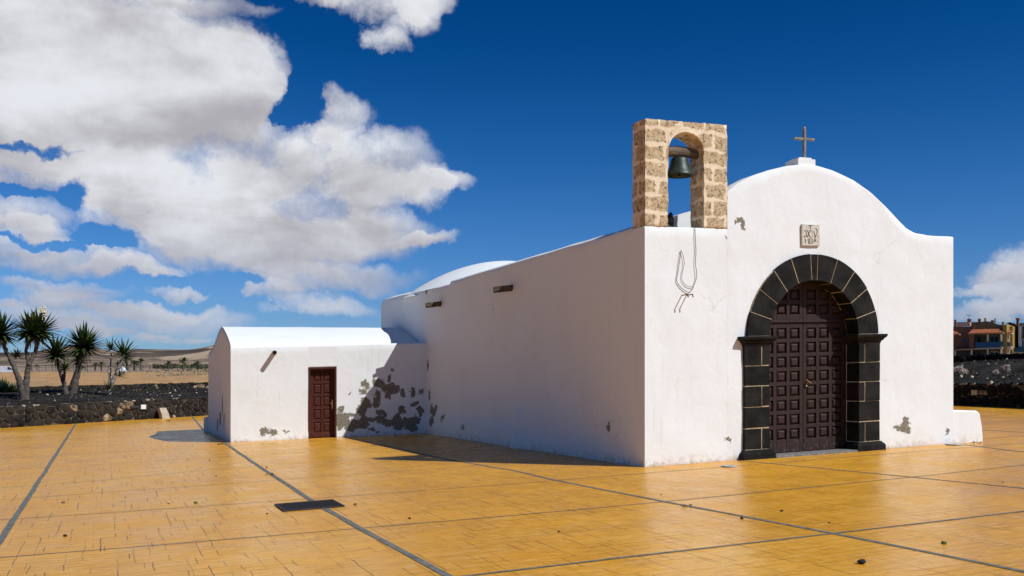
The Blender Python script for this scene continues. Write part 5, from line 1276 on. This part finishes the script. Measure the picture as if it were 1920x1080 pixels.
bal = mb.build('balcony_rail', 'h_blue', H1.root); mb = MB(); H1.poly('x', [(1828.5, 642.3), (1879.5, 640.8), (1879.5, 640.1), (1828.5, 641.6)], 2.42, 2.28, None, mb=mb); mb.build('handrail', 'h_dark', bal)
window(H1, arch_px(1824, 1840.5, 629.5, 650, .5), [arch_px(1825, 1831.5, 631.5, 650, .4), arch_px(1832.5, 1839.5, 631.5, 650, .4)], -.3, 'h_curtain', 'h_glass', 'balcony_door')
window(H1, arch_px(1855.5, 1873, 628.5, 650, .5), [arch_px(1857, 1863.5, 631, 650, .4), arch_px(1865, 1871.5, 631, 650, .4)], -.3, 'h_curtain', 'h_glass', 'balcony_door')
window(H1, [(1806.7 + 3.4 * math.cos(t), 638 - 4.8 * math.sin(t)) for t in [2 * math.pi * k / 16 for k in range(16)]], [[(1806.7 + 2.4 * math.cos(t), 638 - 3.8 * math.sin(t)) for t in [2 * math.pi * k / 16 for k in range(16)]]], 0, 'h_grey', 'h_blue')
window(H1, arch_px(1802, 1812.5, 660, 672, .3), [arch_px(1803, 1807, 662, 672, .2), arch_px(1807.8, 1811.8, 662, 672, .2)], 0, 'h_brown', 'h_blue')
window(H1, arch_px(1823.5, 1840, 659, 670, .3), [arch_px(1824.5, 1829, 661, 670, .2), arch_px(1832, 1839, 661, 670, .2)], -.3, 'h_grey', 'h_glass')
window(H1, arch_px(1855.5, 1873, 657, 668, .3), [arch_px(1857, 1863, 661, 668, .2), arch_px(1864.8, 1871.5, 661, 668, .2)], -.3, 'h_cream', 'h_glass')
H2 = House('mustard end house with small tiled balcony and pale round columns')
H2.poly('wall', [(1887.6, 672), (1898.5, 672), (1898.5, 612), (1887.6, 612)], -1.5, -7, 'h_ochre', foot=(0, 1))
roofpoly(H2, 'tiled_roof', ((1887.8, 624.5), (1898.6, 623)), ((1887.8, 619), (1894.5, 618)), 1.8, -.8); H2.poly('fascia', [(1887.8, 626.4), (1896.5, 625.2), (1896.5, 623.8), (1887.8, 624.8)], 1.6, -.8, 'h_cream')
for x0 in (1888.2, 1891.4): H2.rect('column', x0, x0 + 1.6, 626.5, 650, 1.4, 1.15, 'h_cream'); H2.rect('column', x0, x0 + 1.6, 655, 668, 1.4, 1.15, 'h_cream')
H2.poly('balcony_slab', [(1888, 655), (1893.5, 654.5), (1896, 650.5), (1895, 649.5), (1887.8, 650)], 1.6, -1, 'h_pink'); H2.rect('balcony_rail', 1887.9, 1893.6, 641.5, 649.4, 1.5, 1.45, 'h_blue')
H2.rect('pier', 1887.7, 1889.2, 607, 620, -1.3, -1.6, 'h_cream')
H3 = House('dark grey town house with a capped chimney behind the mustard house')
H3.poly('wall', [(1898.6, 672), (1911, 672), (1911, 612), (1900, 608), (1894, 604), (1886, 606), (1898.6, 612)], -8, -16, 'h_dark', foot=(0, 1))
H3.rect('chimney', 1905.5, 1909.5, 599, 613, -7.6, -8.6, 'h_brown'); H3.rect('chimney_cap', 1904, 1911.5, 596.2, 598.9, -7.4, -8.8, 'h_tile'); H3.rect('red_awning', 1896, 1903, 606.5, 610, -7.9, -9.5, 'h_red')
for y0 in (634, 640): window(H3, [(1893, y0 + 3.5), (1895.3, y0 + 3.5), (1895.3, y0), (1893, y0)], [[(1893.4, y0 + 3), (1895, y0 + 3), (1895, y0 + .5), (1893.4, y0 + .5)]], -7.9, 'h_bluewhite', 'h_blue')
for x0, y0 in ((1899.5, 620), (1905, 620), (1899.5, 634), (1905, 634), (1899.5, 648), (1905, 648)): window(H3, [(x0, y0 + 8), (x0 + 3.2, y0 + 8), (x0 + 3.2, y0), (x0, y0)], [[(x0 + .4, y0 + 7.5), (x0 + 2.8, y0 + 7.5), (x0 + 2.8, y0 + .5), (x0 + .4, y0 + .5)]], -7.95, 'h_grey', 'h_glass')
H4 = House('grey flat roofed house with a tall pale blue wall panel at the right edge')
H4.poly('wall', [(1911.05, 672), (1960, 672), (1960, 605.5), (1911.05, 605.5)], -4, -14, 'h_grey', foot=(0, 1))
H4.poly('wall_panel', [(1910, 649.5), (1915, 649.5), (1915, 637), (1913.8, 637), (1913.8, 612), (1909.4, 612), (1909.4, 640)], -3.7, -3.95, 'h_bluewhite')
for x0 in (1916, 1932): window(H4, [(x0, 637), (x0 + 10, 637), (x0 + 10, 611), (x0, 611)], [[(x0 + .6, 636), (x0 + 4.6, 636), (x0 + 4.6, 612), (x0 + .6, 612)], [(x0 + 5.4, 636), (x0 + 9.4, 636), (x0 + 9.4, 612), (x0 + 5.4, 612)]], -3.95, 'h_white', 'h_dark')
H4.rect('blue_base', 1896, 1940, 652, 664, -2.5, -3.9, 'h_blue')
H4.rect('low_wall', 1897, 1940, 660, 663.5, -1.0, -1.3, 'h_fascia')
